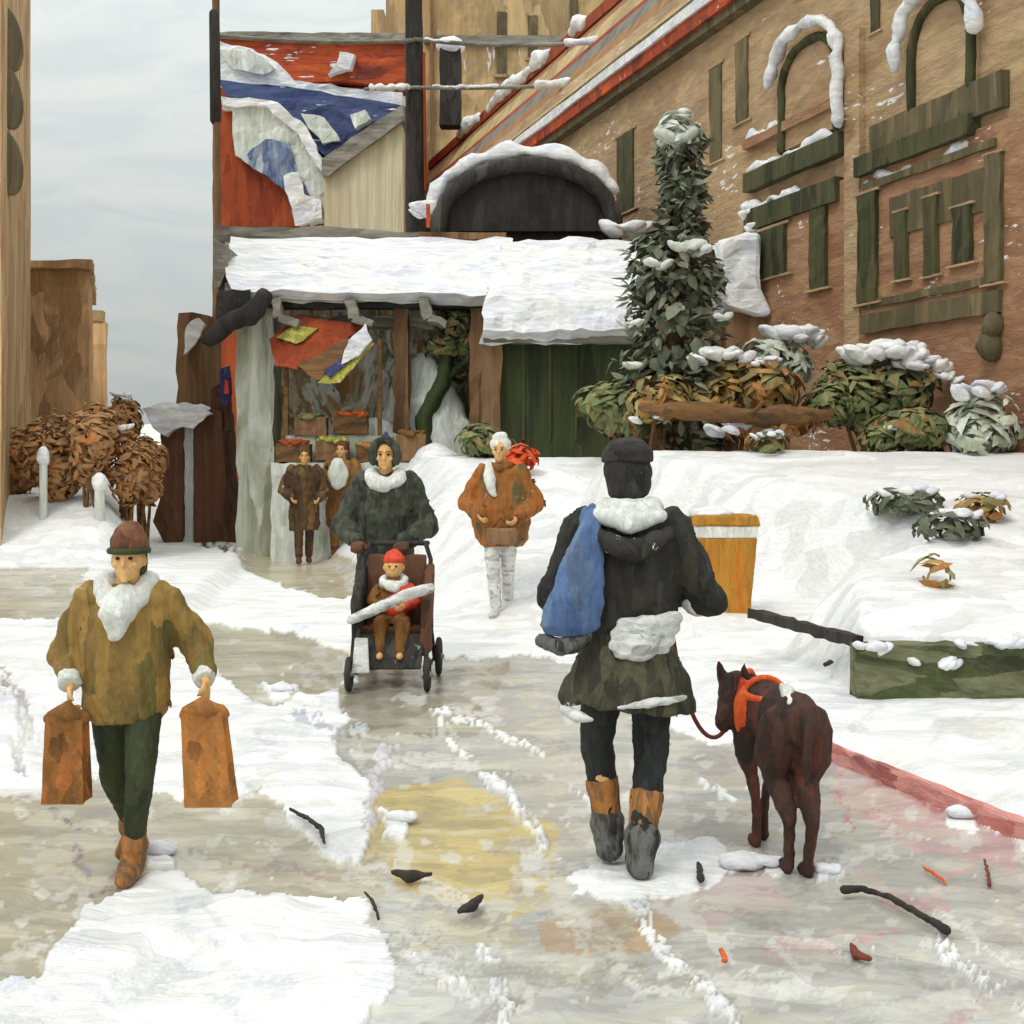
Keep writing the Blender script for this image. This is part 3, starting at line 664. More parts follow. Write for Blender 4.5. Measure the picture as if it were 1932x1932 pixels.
bh = thing("blue_roofed_house", W(600, 430, 41), "small house under a blue roof with a snow slope, in front of the brick house", "house")
g = MB(); g.uvprism([(414,150),(560,166),(752,196),(756,226),(628,304),(560,255),(520,205),(424,176)], 41.5, 2.2); g.build("roof", M['blue'], bh, cut=.5, rough=.08)
g = MB(); g.uvprism([(414,200),(500,196),(540,214),(606,300),(622,330),(612,425),(414,430)], 41.2, 4); g.build("wall", M['rust'], bh, cut=1, rough=.02)
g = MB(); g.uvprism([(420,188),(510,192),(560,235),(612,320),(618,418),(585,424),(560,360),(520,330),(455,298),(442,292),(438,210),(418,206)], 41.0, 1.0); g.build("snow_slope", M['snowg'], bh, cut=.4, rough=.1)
g = MB(); g.uvprism([(420,184),(512,188),(566,228),(618,316),(608,330),(556,246),(505,202),(420,196)], 40.8, 1.0); g.build("eave_snow", M['snow'], bh, cut=.4, rough=.12)
g = MB(); g.uvprism([(456,300),(500,262),(545,270),(560,320),(595,390),(590,420),(566,420),(530,350)], 40.85, .5); g.build("snow_shadow", paint("blue_snow_shade", [(96,112,140),(130,142,160),(76,92,128),(170,178,182)], .9, (1,1,.3), fine=6, k=1.15), bh, cut=.3, rough=.08)  # blue shadow on the snow slope, put in as a coloured sheet
g = MB(); g.uvprism([(536,330),(566,326),(572,368),(604,380),(608,412),(560,424),(545,380)], 40.5, .5); g.build("snow_patch", M['snow'], bh, cut=.3, rough=.12)
g = MB(); g.uvprism([(568,212),(612,222),(640,262),(610,268),(580,240)], 41.2, .4); g.build("snow_patch", M['snowg'], bh, cut=.3, rough=.08)
g = MB(); g.uvprism([(660,216),(690,206),(700,222),(672,246)], 41.2, .4); g.build("snow_patch", M['snowg'], bh, cut=.3, rough=.08)
cb = thing("cream_house", W(690, 430, 40), "cream house with sloping grey eave beside the dark utility pole", "house")
g = MB(); g.uvprism([(612,322),(758,218),(762,440),(760,800),(612,800)], 40, 4); g.build("wall", M['cream'], cb)
g = MB(); g.uvprism([(606,300),(760,196),(762,226),(618,330),(606,326)], 39.7, 4.6); g.build("eave", M['grey'], cb, cut=.5, rough=.05)

# ------------------------------------------------------------------ utility pole with snowy wires
up = thing("utility_pole", (W(780,0,33).x, 33, 0), "thick dark utility pole carrying snowy wires in front of the ochre building", "pole")
px = W(782,0,33).x
g = MB(); g.tube([(px,33,0),(px+.02,33,7),(px-.03,33,14.5)], [.27,.25,.22], n=12, round_=False); g.build("post", M['dark'], up, cut=.5, rough=.025)
g = MB(); g.tube([(px+.28,32.95,8.5),(px+.24,32.95,12.0)], .045, n=6); g.build("red_conduit", M['rust'], up)
def wire(u0, v0, u1, v1, Ya, Yb, sag, r, snow):
    a = W(u0,v0,Ya); b = W(u1,v1,Yb); P = []
    for i in range(17):
        t = i/16; p = a.lerp(b,t); p.z -= sag*4*t*(1-t); P.append(p)
    g = MB(); g.tube(P, r, n=6); o = g.build("wire", M['grey'], up)
    for (i0, i1, rr) in snow:
        s = MB(); s.tube([q+Vector((0,-.03,.03)) for q in P[i0:i1]], [rr*(.6+.5*math.sin(k*2.2+1)**2) for k in range(i1-i0)], n=8); s.build("wire_snow", M['snow'], o, cut=.1, rough=.04)
wire(782, 74, 1142, 78, 32.8, 31, .12, .055, [(13,17,.12),(1,4,.05)])
wire(405, 66, 782, 76, 31, 32.8, .1, .055, [])
wire(782, 165, 1100, 158, 32.8, 31, .05, .05, [(12,17,.14),(2,9,.05)])
wire(690, 168, 782, 165, 32, 32.8, .02, .05, [(2,15,.10)])

# slim lamp post at the edge of the sky
lp = thing("lamp_post", (W(407,0,30).x, 30, 0), "slim dark lamp post rising against the pale sky left of the red roof", "lamp post")
g = MB(); a = W(407,0,30); g.tube([(a.x,30,0),(a.x+.03,30,6),(a.x,30,13.8)], [.13,.10,.09], n=8, round_=False); g.build("post", M['umber2'], lp, cut=.4, rough=.02)
g = MB(); g.tube([(a.x,30,9.5),(a.x-.03,29.98,12.0)], [.13,.12], n=8); g.build("collar", M['dark'], lp, rough=.02)

# ------------------------------------------------------------------ left buildings
lb = thing("brown_building", (-1.42-SD*20, 20, 0), "tall brown building at the left edge with faint arched windows", "building")
def sbox(mb, Ya, Yb, sa, sb, z0, z1):
    P = [along(Ya, sa), along(Ya, sb), along(Yb, sb), along(Yb, sa)]
    mb.hexa([Vector((p.x,p.y,z)) for z in (z0,z1) for p in P])
m_ = MB(); sbox(m_, 17.3, 24, -8, -1.42, 0, 12); m_.build("wall", M['lbrown'], lb, cut=1.5, rough=.02)
for v0 in (35, 145, 270):
    g = MB(); y = 18.4; z = EYE+(CV-v0)*y/FL
    P = along(y,-1.40); g.ell((P.x, P.y, z-.3), (.04,.55,.45)); g.build("window", M['olive2'], lb)
lb2 = thing("brown_house", (-1-SD*26, 26, 0), "lower brown house stepping down from the tall building on the left", "house")
m_ = MB(); sbox(m_, 25, 31, -6, -.33, 0, 5.35); m_.build("wall", paint("umber_render", [(132,104,74),(148,118,86),(112,86,58),(160,130,100)], .6, (1,1,.6), (0,R(25),0), fine=4, k=2.1), lb2, cut=.8, rough=.06)
m_ = MB(); sbox(m_, 24.9, 31.1, -6, -.25, 5.3, 5.46); m_.build("parapet", M['lbrown'], lb2, cut=.4, rough=.05)
lb3 = thing("narrow_house", (-.2-SD*33, 33, 0), "narrow pale brown house end farthest down the left side", "house")
m_ = MB(); sbox(m_, 32.5, 38, -5, .0, 0, 5.1); m_.build("wall", paint("sand_render", [(166,136,98),(180,150,112),(156,124,88)], .6, (1,1,.6), (0,R(25),0), fine=4, k=1.8), lb3, cut=.8, rough=.07)
m_ = MB(); sbox(m_, 32.45, 38, -5, -.06, 5.08, 5.35); m_.build("roof", M['lbrown'], lb3, cut=.4, rough=.07)

# rusty shrubs before them
def shrub(name, c, rad, n, size, mat, label, group=None, snow=None, seed=1, stems=7, shell=.25, cat="shrub", flat=.35):
    base = hz(c[0], c[1]); t = thing(name, (c[0], c[1], base), label, cat, group)
    g = MB(); rnd = random.Random(seed)
    for i in range(stems):
        a = rnd.uniform(0, 6.28); q = Vector((c[0]+math.cos(a)*rad[0]*.6, c[1]+math.sin(a)*rad[1]*.5, c[2]+rad[2]*rnd.uniform(-.2,.7)))
        b = Vector((c[0]+rnd.uniform(-.1,.1), c[1]+rnd.uniform(-.05,.05), base-.08)); g.tube([b, b.lerp(q,.5)+Vector((0,0,.12)), q], [.03,.02,.008], n=6)
    g.build("stem", M['bark'], t)
    g = MB()
    for k in range(5):
        q = Vector((c[0] + rnd.uniform(-.62,.62)*rad[0], c[1] + rnd.uniform(-.4,.4)*rad[1], c[2] + rnd.uniform(-.5,.28)*rad[2])); sc_ = rnd.uniform(.42,.66)
        dabs(g, q, (rad[0]*sc_*1.1, rad[1]*sc_, rad[2]*sc_), n//5, size*rnd.uniform(.7,1.25), seed=seed*7+k, shell=shell*.5, flat=.8)
    dabs(g, c, (rad[0]*.85, rad[1]*.8, rad[2]*.8), n//3, size*.9, seed=seed, shell=.5, flat=.7); g.build("foliage", M[mat], t)
    if snow:
        for (dx, dz, r1, k) in snow:
            g = MB(); lumps(g, (c[0]+dx, c[1]-rad[1]*.3, c[2]+dz*.80), (r1*.9, rad[1]*.6, r1*.6), max(9, int(k*.8)), max(.05, r1*.24), seed+k); g.build("snow_load", M['snow'], t, cut=.045, rough=.05)
    return t
gl = "rusty winter shrubs on the left snow bank"
for i, (u, v, ru, rv, Y, lab) in enumerate((
  (110, 850, 62, 105, 18.5, "large rust brown shrub with orange heart on the left snow bank"),
  (175, 830, 40, 95, 18.2, "upright orange brown shrub in the middle of the rusty row"),
  (235, 870, 48, 90, 18.8, "tan shrub with snow flecks next to the dark wooden kiosk"),
  (30, 870, 50, 90, 19.2, "dull brown shrub at the picture edge below the tall building"),
  (270, 880, 40, 75, 19.6, "dull tan shrub pressed against the dark wooden kiosk's left side"),
  (235, 790, 34, 60, 20.5, "small dark brown shrub top against the pale sky"))):
    c = W(u, v, Y); shrub("bush", c, (ru/FL*Y, .6, rv/FL*Y), 900, .105, 'rustleaf', lab, gl, seed=20+i,
      snow=[(ru/FL*Y*.1, rv/FL*Y*.85, .14, 8)] if i in (2, 5) else None)

def snow_post(u, v0, v1, Y, w, lab, grp="snow-capped posts"):
    a = W(u, v0, Y); z = hz(a.x, Y) ; t = thing("bollard", (a.x, Y, z-.02), lab, "bollard", grp)
    g = MB(); g.tube([(a.x,Y,z-.05),(a.x,Y,a.z-.1)], w*.8, n=10); g.build("post", M['snowg'], t, rough=.01)
    g = MB(); g.ell((a.x,Y,a.z-.08), (w*1.25,w*1.2,.14)); g.build("snow_cap", M['snow'], t, cut=.05, rough=.02)
snow_post(82, 850, 940, 17.9, .07, "tall snow-crusted post before the left brown shrubs")
snow_post(188, 900, 950, 17.9, .09, "squat snow-capped post at the foot of the rusty shrubs")

# ------------------------------------------------------------------ dark wooden kiosk with snow on top
ki = thing("wooden_kiosk", (W(370,0,22).x, 22, 0), "dark brown wooden kiosk with two door leaves and snow heaped on its roof", "kiosk")
def ubox(mb, u0, u1, v0, v1, Y, th): a = W(u0,v0,Y); b = W(u1,v1,Y); return mb.box(a.x, b.x, Y, Y+th, b.z, a.z)
g = MB(); g.uvprism([(302,808),(345,800),(345,1012),(330,1062),(288,985),(300,940),(308,880)], 22, 1); g.build("door_leaf", M['umber'], ki, cut=.2, rough=.03)
g = MB(); g.uvprism([(366,800),(400,770),(418,775),(424,900),(448,1020),(440,1036),(366,1036)], 22, 1); g.build("door_leaf", M['umber'], ki, cut=.2, rough=.03)
g = MB(); g.uvprism([(346,805),(365,805),(365,1060),(346,1060)], 22.12, .8); g.build("door_gap_panel", M['snowg'], ki, cut=.2, rough=.02)
g = MB(); g.uvprism([(268,768),(330,758),(372,766),(398,776),(360,808),(340,806),(310,822),(286,804)], 21.8, 1.2); g.build("snow_heap", M['snow'], ki, cut=.15, rough=.07)
g = MB(); g.uvprism([(400,730),(424,720),(428,800),(412,830),(396,800)], 22.1, .5); g.build("side_board", M['umber'], ki, cut=.2, rough=.04)
bp_ = thing("brown_pillar", (W(362,0,23.5).x, 23.5, 0), "plain brown pillar with a snow patch near its top beside the black awning arm", "pillar")
g = MB(); g.uvprism([(334,600),(350,585),(366,600),(392,640),(394,770),(330,900),(330,1010),(380,1010),(334,780)], 27, .7)
g = MB(); ubox(g, 334, 392, 592, 1030, 23.5, .6); g.build("shaft", M['umber2'], bp_, cut=.4, rough=.05)
g = MB(); g.uvprism([(352,612),(372,600),(386,612),(366,650),(346,668)], 23.35, .3); g.build("snow_patch", M['snow'], bp_, cut=.2, rough=.05)

# ------------------------------------------------------------------ arcade with long snow roof
ar = thing("market_arcade", W(680, 1000, 22), "open market arcade under a long snow-laden roof at the end of the street", "arcade")
def roofslab(mb, uL, uR, vf, vb, Yf, Yb, th, vfR=None, vbR=None):
    vfR = vfR or vf; vbR = vbR or vb
    a = W(uL,vf,Yf); b = W(uR,vfR,Yf); c = W(uR,vbR,Yb); d = W(uL,vbR if False else vb,Yb); k = Vector((0,0,th))
    mb.hexa([a-k, b-k, c-k, d-k, a, b, c, d])
g = MB(); roofslab(g, 424, 960, 548, 455, 20.5, 24, .18); g.build("roof", M['grey'], ar)
g = MB(); a = W(432,545,20.4); 
g = MB(); p = [W(432,548,20.3), W(955,556,20.3), W(965,480,21.6), W(965,450,23.8), W(436,450,23.8), W(428,480,21.4)]
q = [x - Vector((0,-.25,.14)) for x in p]
g.add(p+q, [(0,1,2,5),(5,2,3,4),(1,0,6,7),(2,1,7,8),(3,2,8,9),(4,3,9,10),(5,4,10,11),(0,5,11,6),(7,6,11,8),(8,11,10,9)])
g.build("roof_snow", M['snow'], ar, cut=.35, rough=.09)
g = MB(); g.uvprism([(404,426),(560,428),(950,440),(960,452),(700,462),(430,466),(404,474)], 24.0, .5); g.build("parapet", M['grey'], ar, cut=.5, rough=.06)
g = MB(); g.uvprism([(404,450),(430,470),(426,505),(412,545),(404,540)], 20.9, 2.5); g.build("gable", M['grey'], ar, cut=.4, rough=.05)
g = MB(); ubox(g, 424, 922, 550, 580, 20.6, .35); g.build("beam", M['black'], ar, cut=.4, rough=.06)
for (u0, ang) in ((520,1),(660,1),(800,1)):
    g = MB(); a = W(u0,566,20.45); b = W(u0+46*ang,612,20.45); g.bar(a, a.lerp(b,.5)+Vector((-.12*ang,0,-.1)), .2, .16); g.bar(a.lerp(b,.5)+Vector((-.12*ang,0,-.1)), b, .2, .12); g.build("bracket", M['grey'], ar, cut=.15, rough=.05)
g = MB(); ubox(g, 520, 900, 596, 618, 21.0, .2); g.build("lower_beam", M['grey'], ar, cut=.3, rough=.07)
for (u0,u1,mt,lab) in ((446,516,'palecol',0),(742,770,'umber2',0),(886,912,'umber2',0)):
    g = MB(); ubox(g, u0, u1, 575, 1055, 20.75, .7 if u0 < 500 else .3); g.build("pillar", M[mt], ar, cut=.4, rough=.05)
g = MB(); ubox(g, 520, 930, 560, 1040, 22.4, .3); g.build("back_wall", paint("drab_wall", [(120,90,60),(170,166,150),(96,100,70),(190,192,180),(140,110,80),(150,152,134)], 1.1, (1,1,.5), (0,R(40),0), fine=5, k=2.1, cell=3), ar)
aw = thing("awning_arm", W(445, 600, 20), "black slanting awning arm below the left end of the long snow roof", "awning")
g = MB(); g.tube([W(498,562,20), W(470,596,20), W(432,608,20), W(398,640,20)], [.14,.17,.14,.13], n=10); g.build("arm", M['black'], aw, cut=.15, rough=.03)
g = MB(); g.uvprism([(412,548),(470,545),(468,590),(432,604),(404,600)], 20.2, .6); g.build("housing", M['black'], aw, cut=.2, rough=.05)
fl = thing("hanging_sign", W(424, 725, 21.6), "small navy and red sign hanging above the kiosk's right edge", "sign")
g = MB(); g.uvprism([(416,696),(432,690),(436,740),(428,764),(414,758)], 21.6, .1); g.build("panel", M['navy'], fl, cut=.1, rough=.02)
g = MB(); g.uvprism([(424,716),(430,718),(432,742),(423,744)], 21.57, .03); g.build("red_mark", M['red'], fl)

# stall goods and tilted awnings in the arcade
st = thing("market_stall", (W(600,0,20.3).x, 20.3, 0), "market stall with tilted rust, green and yellow striped awning in the arcade", "stall")
for k, (pts, mt) in enumerate((([(508,640),(560,596),(690,612),(640,650),(600,700),(520,690)], 'rust'),
                               ([(520,636),(560,612),(600,620),(560,650)], 'yellow'),
                               ([(560,690),(650,640),(700,632),(640,700),(600,720)], 'bark'),
                               ([(600,722),(690,640),(706,650),(640,722)], 'yellow'),
                               ([(610,700),(680,650),(684,662),(622,712)], 'navy'))):
    g = MB(); a = [W(u,v,20.4-.06*k + (v-640)*-.006) for u, v in pts]; g.prism(a, (0, .1, 0)); g.build("awning_stripe", M[mt], st, cut=.2, rough=.03)
g = MB(); ubox(g, 512, 810, 873, 1064, 19.85, .42); g.build("counter", M['snowg'], st, cut=.25, rough=.03)
g = MB(); ubox(g, 540, 740, 822, 1056, 20.29, .4); g.build("back_shelf", M['palecol'], st, cut=.25, rough=.03)
for u in (535, 712): 
    g = MB(); ubox(g, u, u+8, 640, 1040, 20.35, .08); g.build("leg", M['bark'], st)
g = MB(); g.uvprism([(660,640),(690,610),(700,640),(682,670),(640,690),(650,660)], 19.9, .2); g.build("snow_patch", M['snow'], st, cut=.15, rough=.06)

for i, (u, v, w_, h_, mt, cm, lab) in enumerate(((552,850,64,44,'rust','bark',"rust red goods in the front left crate of the stall"),(625,846,60,46,'yellow','umber2',"yellow green goods in the front middle crate of the stall"),
        (700,852,58,42,'shrubo','bark',"olive ochre goods in the crate at the right of the stall"),(585,800,60,44,'shrubg','umber2',"dark green goods in the raised left crate of the stall"),(660,796,64,46,'orange',"bark","orange goods in the raised right crate of the stall"),
        (775,840,56,60,'tanc','umber2',"ochre goods in the lone crate between stall and arcade post"))):
    Yc = 19.9 + (.35 if v < 815 else 0); a = W(u-w_/2, v-h_/2, Yc); b_ = W(u+w_/2, v+h_/2, Yc); t = thing("crate", (W(u,0,Yc).x, Yc, b_.z), lab, "crate", "crates of goods at the market stall")
    g = MB(); g.box(a.x, b_.x, Yc, Yc+.3, b_.z, a.z-.08); g.build("box", M[cm], t, cut=.12, rough=.02)
    g = MB(); lumps(g, ((a.x+b_.x)/2, Yc+.12, a.z-.08), ((b_.x-a.x)*.42, .14, .09), 14, .07, i+50); g.build("goods", M[mt], t, cut=.06, rough=.02)
# snow covered parked cars / heaps in grey-green before the arcade
def heap(name, pts, Y, th, mat, lab, cat="snow heap", rough=.12, grp=None):
    c = W(sum(p[0] for p in pts)/len(pts), max(p[1] for p in pts), Y)
    us = [p[0] for p in pts]; vs_ = [p[1] for p in pts]; u0, u1 = min(us), max(us); v0, v1 = min(vs_), max(vs_); s_ = Y/FL
    cx = W((u0+u1)/2, 0, Y).x; rx = (u1-u0)/2*s_; zt = W(0, v0, Y).z; c = Vector((cx, Y, 0)); g = MB()
    g.ell((cx, Y, zt*.3), (rx, th*.7, zt*.7)); g.ell((cx+rx*.45, Y-.1, zt*.22), (rx*.75, th*.8, zt*.55)); g.ell((cx-rx*.5, Y+.1, zt*.2), (rx*.7, th*.8, zt*.42)); g.ell((cx-rx*.05, Y-.3, .1), (rx*1.15, th, zt*.4))
    me_ = g.mesh(name, c); o = link(name, me_, M[mat], None, c); finish(o, vox=.09, smooth=4, rough=.09)
    return tag(o, lab, cat, grp)
grp = "grey snow heaps in front of the market"
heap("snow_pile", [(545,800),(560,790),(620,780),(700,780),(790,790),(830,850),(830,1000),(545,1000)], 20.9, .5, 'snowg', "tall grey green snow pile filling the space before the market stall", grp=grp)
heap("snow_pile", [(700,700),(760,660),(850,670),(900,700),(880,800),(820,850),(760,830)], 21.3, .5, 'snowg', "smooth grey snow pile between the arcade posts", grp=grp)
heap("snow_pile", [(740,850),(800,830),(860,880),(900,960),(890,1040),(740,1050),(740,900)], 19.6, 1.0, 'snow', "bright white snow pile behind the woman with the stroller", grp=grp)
# olive tree in front of the arcade
tr = thing("tree", (W(850,0,21).x, 21, hz(W(850,0,21).x,21)-.1), "small crooked olive green tree in front of the arcade's right end", "tree")
c0 = W(820,840,21); g = MB(); g.tube([Vector((c0.x,21,0)), W(800,790,21), W(835,720,21), W(850,640,21), W(838,590,21)], [.16,.15,.13,.1,.05], n=10)
g.tube([W(835,720,21), W(880,680,21), W(900,640,21)], [.09,.07,.04], n=8); g.tube([W(850,650,21), W(820,615,21)], [.07,.03], n=8); g.build("trunk", M['dgreen'], tr, cut=.15, rough=.03)
g = MB(); [dabs(g, W(u_, v_, 21+.1*k_), (r_*1.0,.35,r_*.8), 90, .12, seed=5+k_, shell=.1) for k_, (u_, v_, r_) in enumerate(((862,610,.28),(835,650,.34),(885,650,.3),(850,700,.36),(815,745,.34),(790,790,.36),(840,770,.26),(880,600,.2)))]; g.build("crown", M['shrubg'], tr)

# ------------------------------------------------------------------ green booth with its own snow roof
bo = thing("green_booth", W(1050, 840, 19), "dark green booth with thick snow roof left of the conifer", "booth")
g = MB(); ubox(g, 925, 1300, 634, 900, 19.3, 3.0); g.build("wall", M['dgreen'], bo, cut=.5, rough=.02)
g = MB(); ubox(g, 908, 944, 640, 900, 19.1, .3); g.build("post", M['umber2'], bo, cut=.3, rough=.04)
for u0 in (985, 1035, 1085):
    g = MB(); ubox(g, u0, u0+5, 645, 830, 19.27, .05); g.build("board_joint", M['olive'], bo)
g = MB(); ubox(g, 910, 1240, 628, 646, 19.0, .3); g.build("fascia", M['grey'], bo, cut=.3, rough=.03)
g = MB(); p = [W(902,626,18.8), W(1240,618,18.8), W(1240,560,19.0), W(1225,452,22.6), W(950,452,22.6), W(915,560,19.1)]
q = [x - Vector((0,-.3,.16)) for x in p]
g.add(p+q, [(0,1,2,5),(5,2,3,4),(1,0,6,7),(2,1,7,8),(3,2,8,9),(4,3,9,10),(5,4,10,11),(0,5,11,6),(7,6,11,8),(8,11,10,9)])
g.build("roof_snow", M['snow'], bo, cut=.3, rough=.12)
sh = thing("white_shelter", W(1410, 700, 19), "snow-covered sloping shelter between conifer and tan facade", "shelter")
g = MB(); g.uvprism([(1350,450),(1432,436),(1440,540),(1456,592),(1430,600),(1375,585),(1362,520)], 20, 1.4); g.build("snow_roof", M['snow'], sh, bev=.08, cut=.2, rough=.08)
g = MB(); ubox(g, 1370, 1450, 585, 860, 20.2, 1.0); g.build("wall", M['umber2'], sh, cut=.3, rough=.04)

# ------------------------------------------------------------------ arched black vault
va = thing("arched_entrance", W(990, 900, 23.5), "black barrel-arched entrance canopy edged with snow above the booth roof", "canopy")
def archpts(u0, u1, vb, vt, Y, n=22, sx=0):
    c = (u0+u1)/2; return [W(c-(u1-u0)/2*math.cos(math.pi*i/n)+sx*math.sin(math.pi*i/n), vb-(vb-vt)*math.sin(math.pi*i/n)**.85, Y) for i in range(n+1)]
g = MB(); P = archpts(824, 1164, 436, 308, 24.3); g.prism(P, (0, 2.2, 0)); g.build("vault", M['black'], va)
g = MB(); g.tube(archpts(828, 1160, 440, 310, 24.2), .16, n=10); g.build("front_rib", M['grey'] if False else paint("sooty_rib", [(70,66,62),(52,48,44),(88,84,80)], 1.4, fine=10), va, cut=.2, rough=.03)
g = MB(); P = archpts(812, 1172, 420, 286, 24.4); g.tube(P[1:20], [.10+.10*math.sin(i*.9)**2 for i in range(19)], n=10); g.build("snow_rim", M['snow'], va, cut=.15, rough=.07)
g = MB(); ubox(g, 822, 1166, 434, 950, 24.5, 2); g.build("wall", M['black'], va)
g = MB(); ubox(g, 790, 955, 438, 452, 23.9, .3); g.build("ledge", M['umber2'], va, cut=.3, rough=.03)
dl = MB(); 
g = MB(); lumps(g, W(1182,432,23.6), (.35,.2,.2), 8, .2, seed=3); g.build("loose_snow", M['snow'], va, cut=.1, rough=.05); g = MB(); lumps(g, W(796,400,23.6), (.12,.1,.35), 9, .15, seed=8); g.build("loose_snow", M['snow'], va, cut=.1, rough=.05)
g = MB(); ubox(g, 804, 811, 385, 428, 23.2, .08); g.build("red_marker", M['redroof'], va)

# ------------------------------------------------------------------ conifer
def conifer():
    Y = 16.0; bx = W(1272,0,Y).x; zb = hz(bx, Y); top = W(1285, 205, Y).z
    t = thing("conifer", (bx, Y, zb), "tall dark conifer with snow on its bent tip in front of the arched entrance", "tree")
    g = MB(); g.tube([(bx,Y,zb-.1),(bx+.03,Y,(zb+top)/2),(bx+.08,Y,top-.3)], [.12,.08,.03], n=10)
    prof = [(840,120),(780,126),(720,122),(660,108),(600,92),(560,96),(520,92),(480,84),(462,56),(430,50),(400,46),(380,50),(350,48),(325,38),(300,42),(270,40),(235,18)]
    rnd = random.Random(3); g2 = MB()
    for i in range(len(prof)-1):
        v0, r0 = prof[i]; v1, r1 = prof[i+1]
        n = int(40 + r0*1.5)
        for k in range(n):
            v = v0 + (v1-v0)*rnd.random(); r = (r0 + (r1-r0)*rnd.random())*1.0
            a = rnd.uniform(0, 6.283); rr = r/FL*Y*rnd.uniform(.35, 1.0)
            cu = 1278 + (6 if v < 450 else -4)
            p = W(cu, v, Y) + Vector((math.cos(a)*rr, math.sin(a)*rr, 0))
            out = Vector((math.cos(a), math.sin(a), rnd.uniform(-.9, -.1))).normalized(); s = rnd.uniform(.07, .19); p = p + Vector((mnoise.noise(p*2.3)*.16, 0, mnoise.noise(p*2.9+Vector((5,0,0)))*.2)); out = (out + Vector((rnd.gauss(0,.5), rnd.gauss(0,.4), rnd.gauss(0,.6)))).normalized()
            nr = Vector((math.cos(a)*.7+rnd.gauss(0,.3), math.sin(a)*.7, .6+rnd.gauss(0,.4))).normalized(); b = out.cross(nr).normalized(); wd = s*rnd.uniform(.25,.6)
            g2.add([p-out*s*.6, p-out*s*.1+b*wd, p+out*s*.5+b*wd*.7, p+out*s, p+out*s*.5-b*wd*.7, p-out*s*.1-b*wd, p+nr*.03],
                   [(0,1,6),(1,2,6),(2,3,6),(3,4,6),(4,5,6),(5,0,6),(1,0,5),(2,1,5,4),(3,2,4)])
    for k in range(16):
        z = zb + .3 + (top-zb-.8)*k/16; a = k*2.4; rr = .5*(1-k/18)
        g.tube([(bx,Y,z+.1),(bx+math.cos(a)*rr,Y+math.sin(a)*rr,z)], [.03,.01], n=5)
    g.build("trunk", M['bark'], t); g2.build("crown", M['leaf'], t)
    s = MB(); lumps(s, W(1272,262,Y-.12), (.17,.15,.3), 16, .13, 5); lumps(s, W(1290,222,Y-.1), (.05,.05,.2), 5, .07, 6)
    dabs(s, W(1275,250,Y-.15), (.22,.2,.32), 60, .13, seed=1, up=.6); dabs(s, W(1294,215,Y-.1), (.06,.08,.14), 10, .1, seed=2, flat=2)
    dabs(s, W(1312,265,Y-.1), (.06,.1,.25), 22, .10, seed=4, flat=2)
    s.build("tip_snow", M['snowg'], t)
    for (u_, v_, r3, n_, r_) in ((1300,470,(.2,.12,.14),9,.11),(1240,500,(.16,.12,.1),5,.08),(1285,590,(.04,.06,.2),5,.06),(1215,690,(.24,.1,.05),6,.07),(1360,600,(.12,.1,.05),4,.07),(1190,610,(.14,.1,.04),4,.06)):
        s = MB(); lumps(s, W(u_, v_, Y-.5), r3, n_, r_, u_); s.build("branch_snow", M['snowg'], t, cut=.05, rough=.03)
conifer()

# ------------------------------------------------------------------ shrubs on the ridge
gr = "snow-laden shrubs along the ridge"
def ridge(u, v, ru, rv, Y, mat, lab, snow, n=420, size=.14, seed=1, name="bush"):
    c = W(u, v, Y); rx = ru/FL*Y; rz = rv/FL*Y
    sn = [(dx/FL*Y, dz/FL*Y, r/FL*Y, k) for dx, dz, r, k in snow]
    return shrub(name, c, (rx, .55, rz), n, size, mat, lab, gr, sn, seed)
ridge(1380, 735, 100, 78, 15.6, 'shrubo', "rounded ochre and orange shrub with snow collar right of the conifer", [(-20,70,60,26),(60,60,30,10)], 620, seed=31)
ridge(1630, 745, 120, 88, 15.8, 'shrubg', "dark green dome shrub under the biggest snow cap", [(30,90,75,60),(95,62,60,50),(130,35,40,30)], 760, seed=32)
ridge(1475, 680, 70, 60, 16.8, 'shrubp', "frosted shrub crowned by fluffy snow between the two round shrubs", [(10,48,70,46)], 380, seed=33)
ridge(1860, 800, 80, 84, 14.6, 'shrubp', "pale frosted shrub leaning at the right edge under the facade", [(-20,70,60,30)], 460, seed=34)
ridge(1165, 770, 80, 68, 15.8, 'shrubg', "dark green shrub before the booth left of the conifer trunk", [(20,10,30,8),(40,-30,40,12)], 460, seed=35)
ridge(1240, 750, 60, 60, 15.2, 'shrubo', "orange brown shrub at the foot of the conifer", [(-10,-50,40,10)], 260, seed=36)
ridge(1730, 810, 100, 50, 15.0, 'shrubg', "low green brown shrub at the feet of the dome shrub", [(-60,0,18,5)], 420, seed=37)
ridge(1450, 800, 90, 34, 15.0, 'rustleaf', "low rusty ground shrub under the ochre one", [(-60,-16,60,14)], 320, seed=38)
ridge(910, 830, 60, 40, 16.5, 'shrubg', "low dark green shrub behind the woman in orange", [], 220, seed=39)
ridge(1910, 720, 40, 40, 16.2, 'snowg' if False else 'shrubp', "small frosted shrub tip against the tan facade at the right edge", [(-10,30,40,14)], 160, seed=40)
# fallen log across the ridge
lg = MB(); lg.tube([W(1215,768,14.7), W(1300,778,14.6), W(1400,784,14.6), W(1480,784,14.6), W(1565,782,14.8)], [.06,.12,.09,.11,.04], n=12); lg.tube([W(1400,784,14.6), W(1445,762,14.4)], [.05,.02], n=6)
p = W(1390,800,14.6); o = lg.build("fallen_log", M['bark'], None, cut=.08, rough=.05, loc=p); tag(o, "long fallen log lying along the ridge under the ochre shrub", "log")

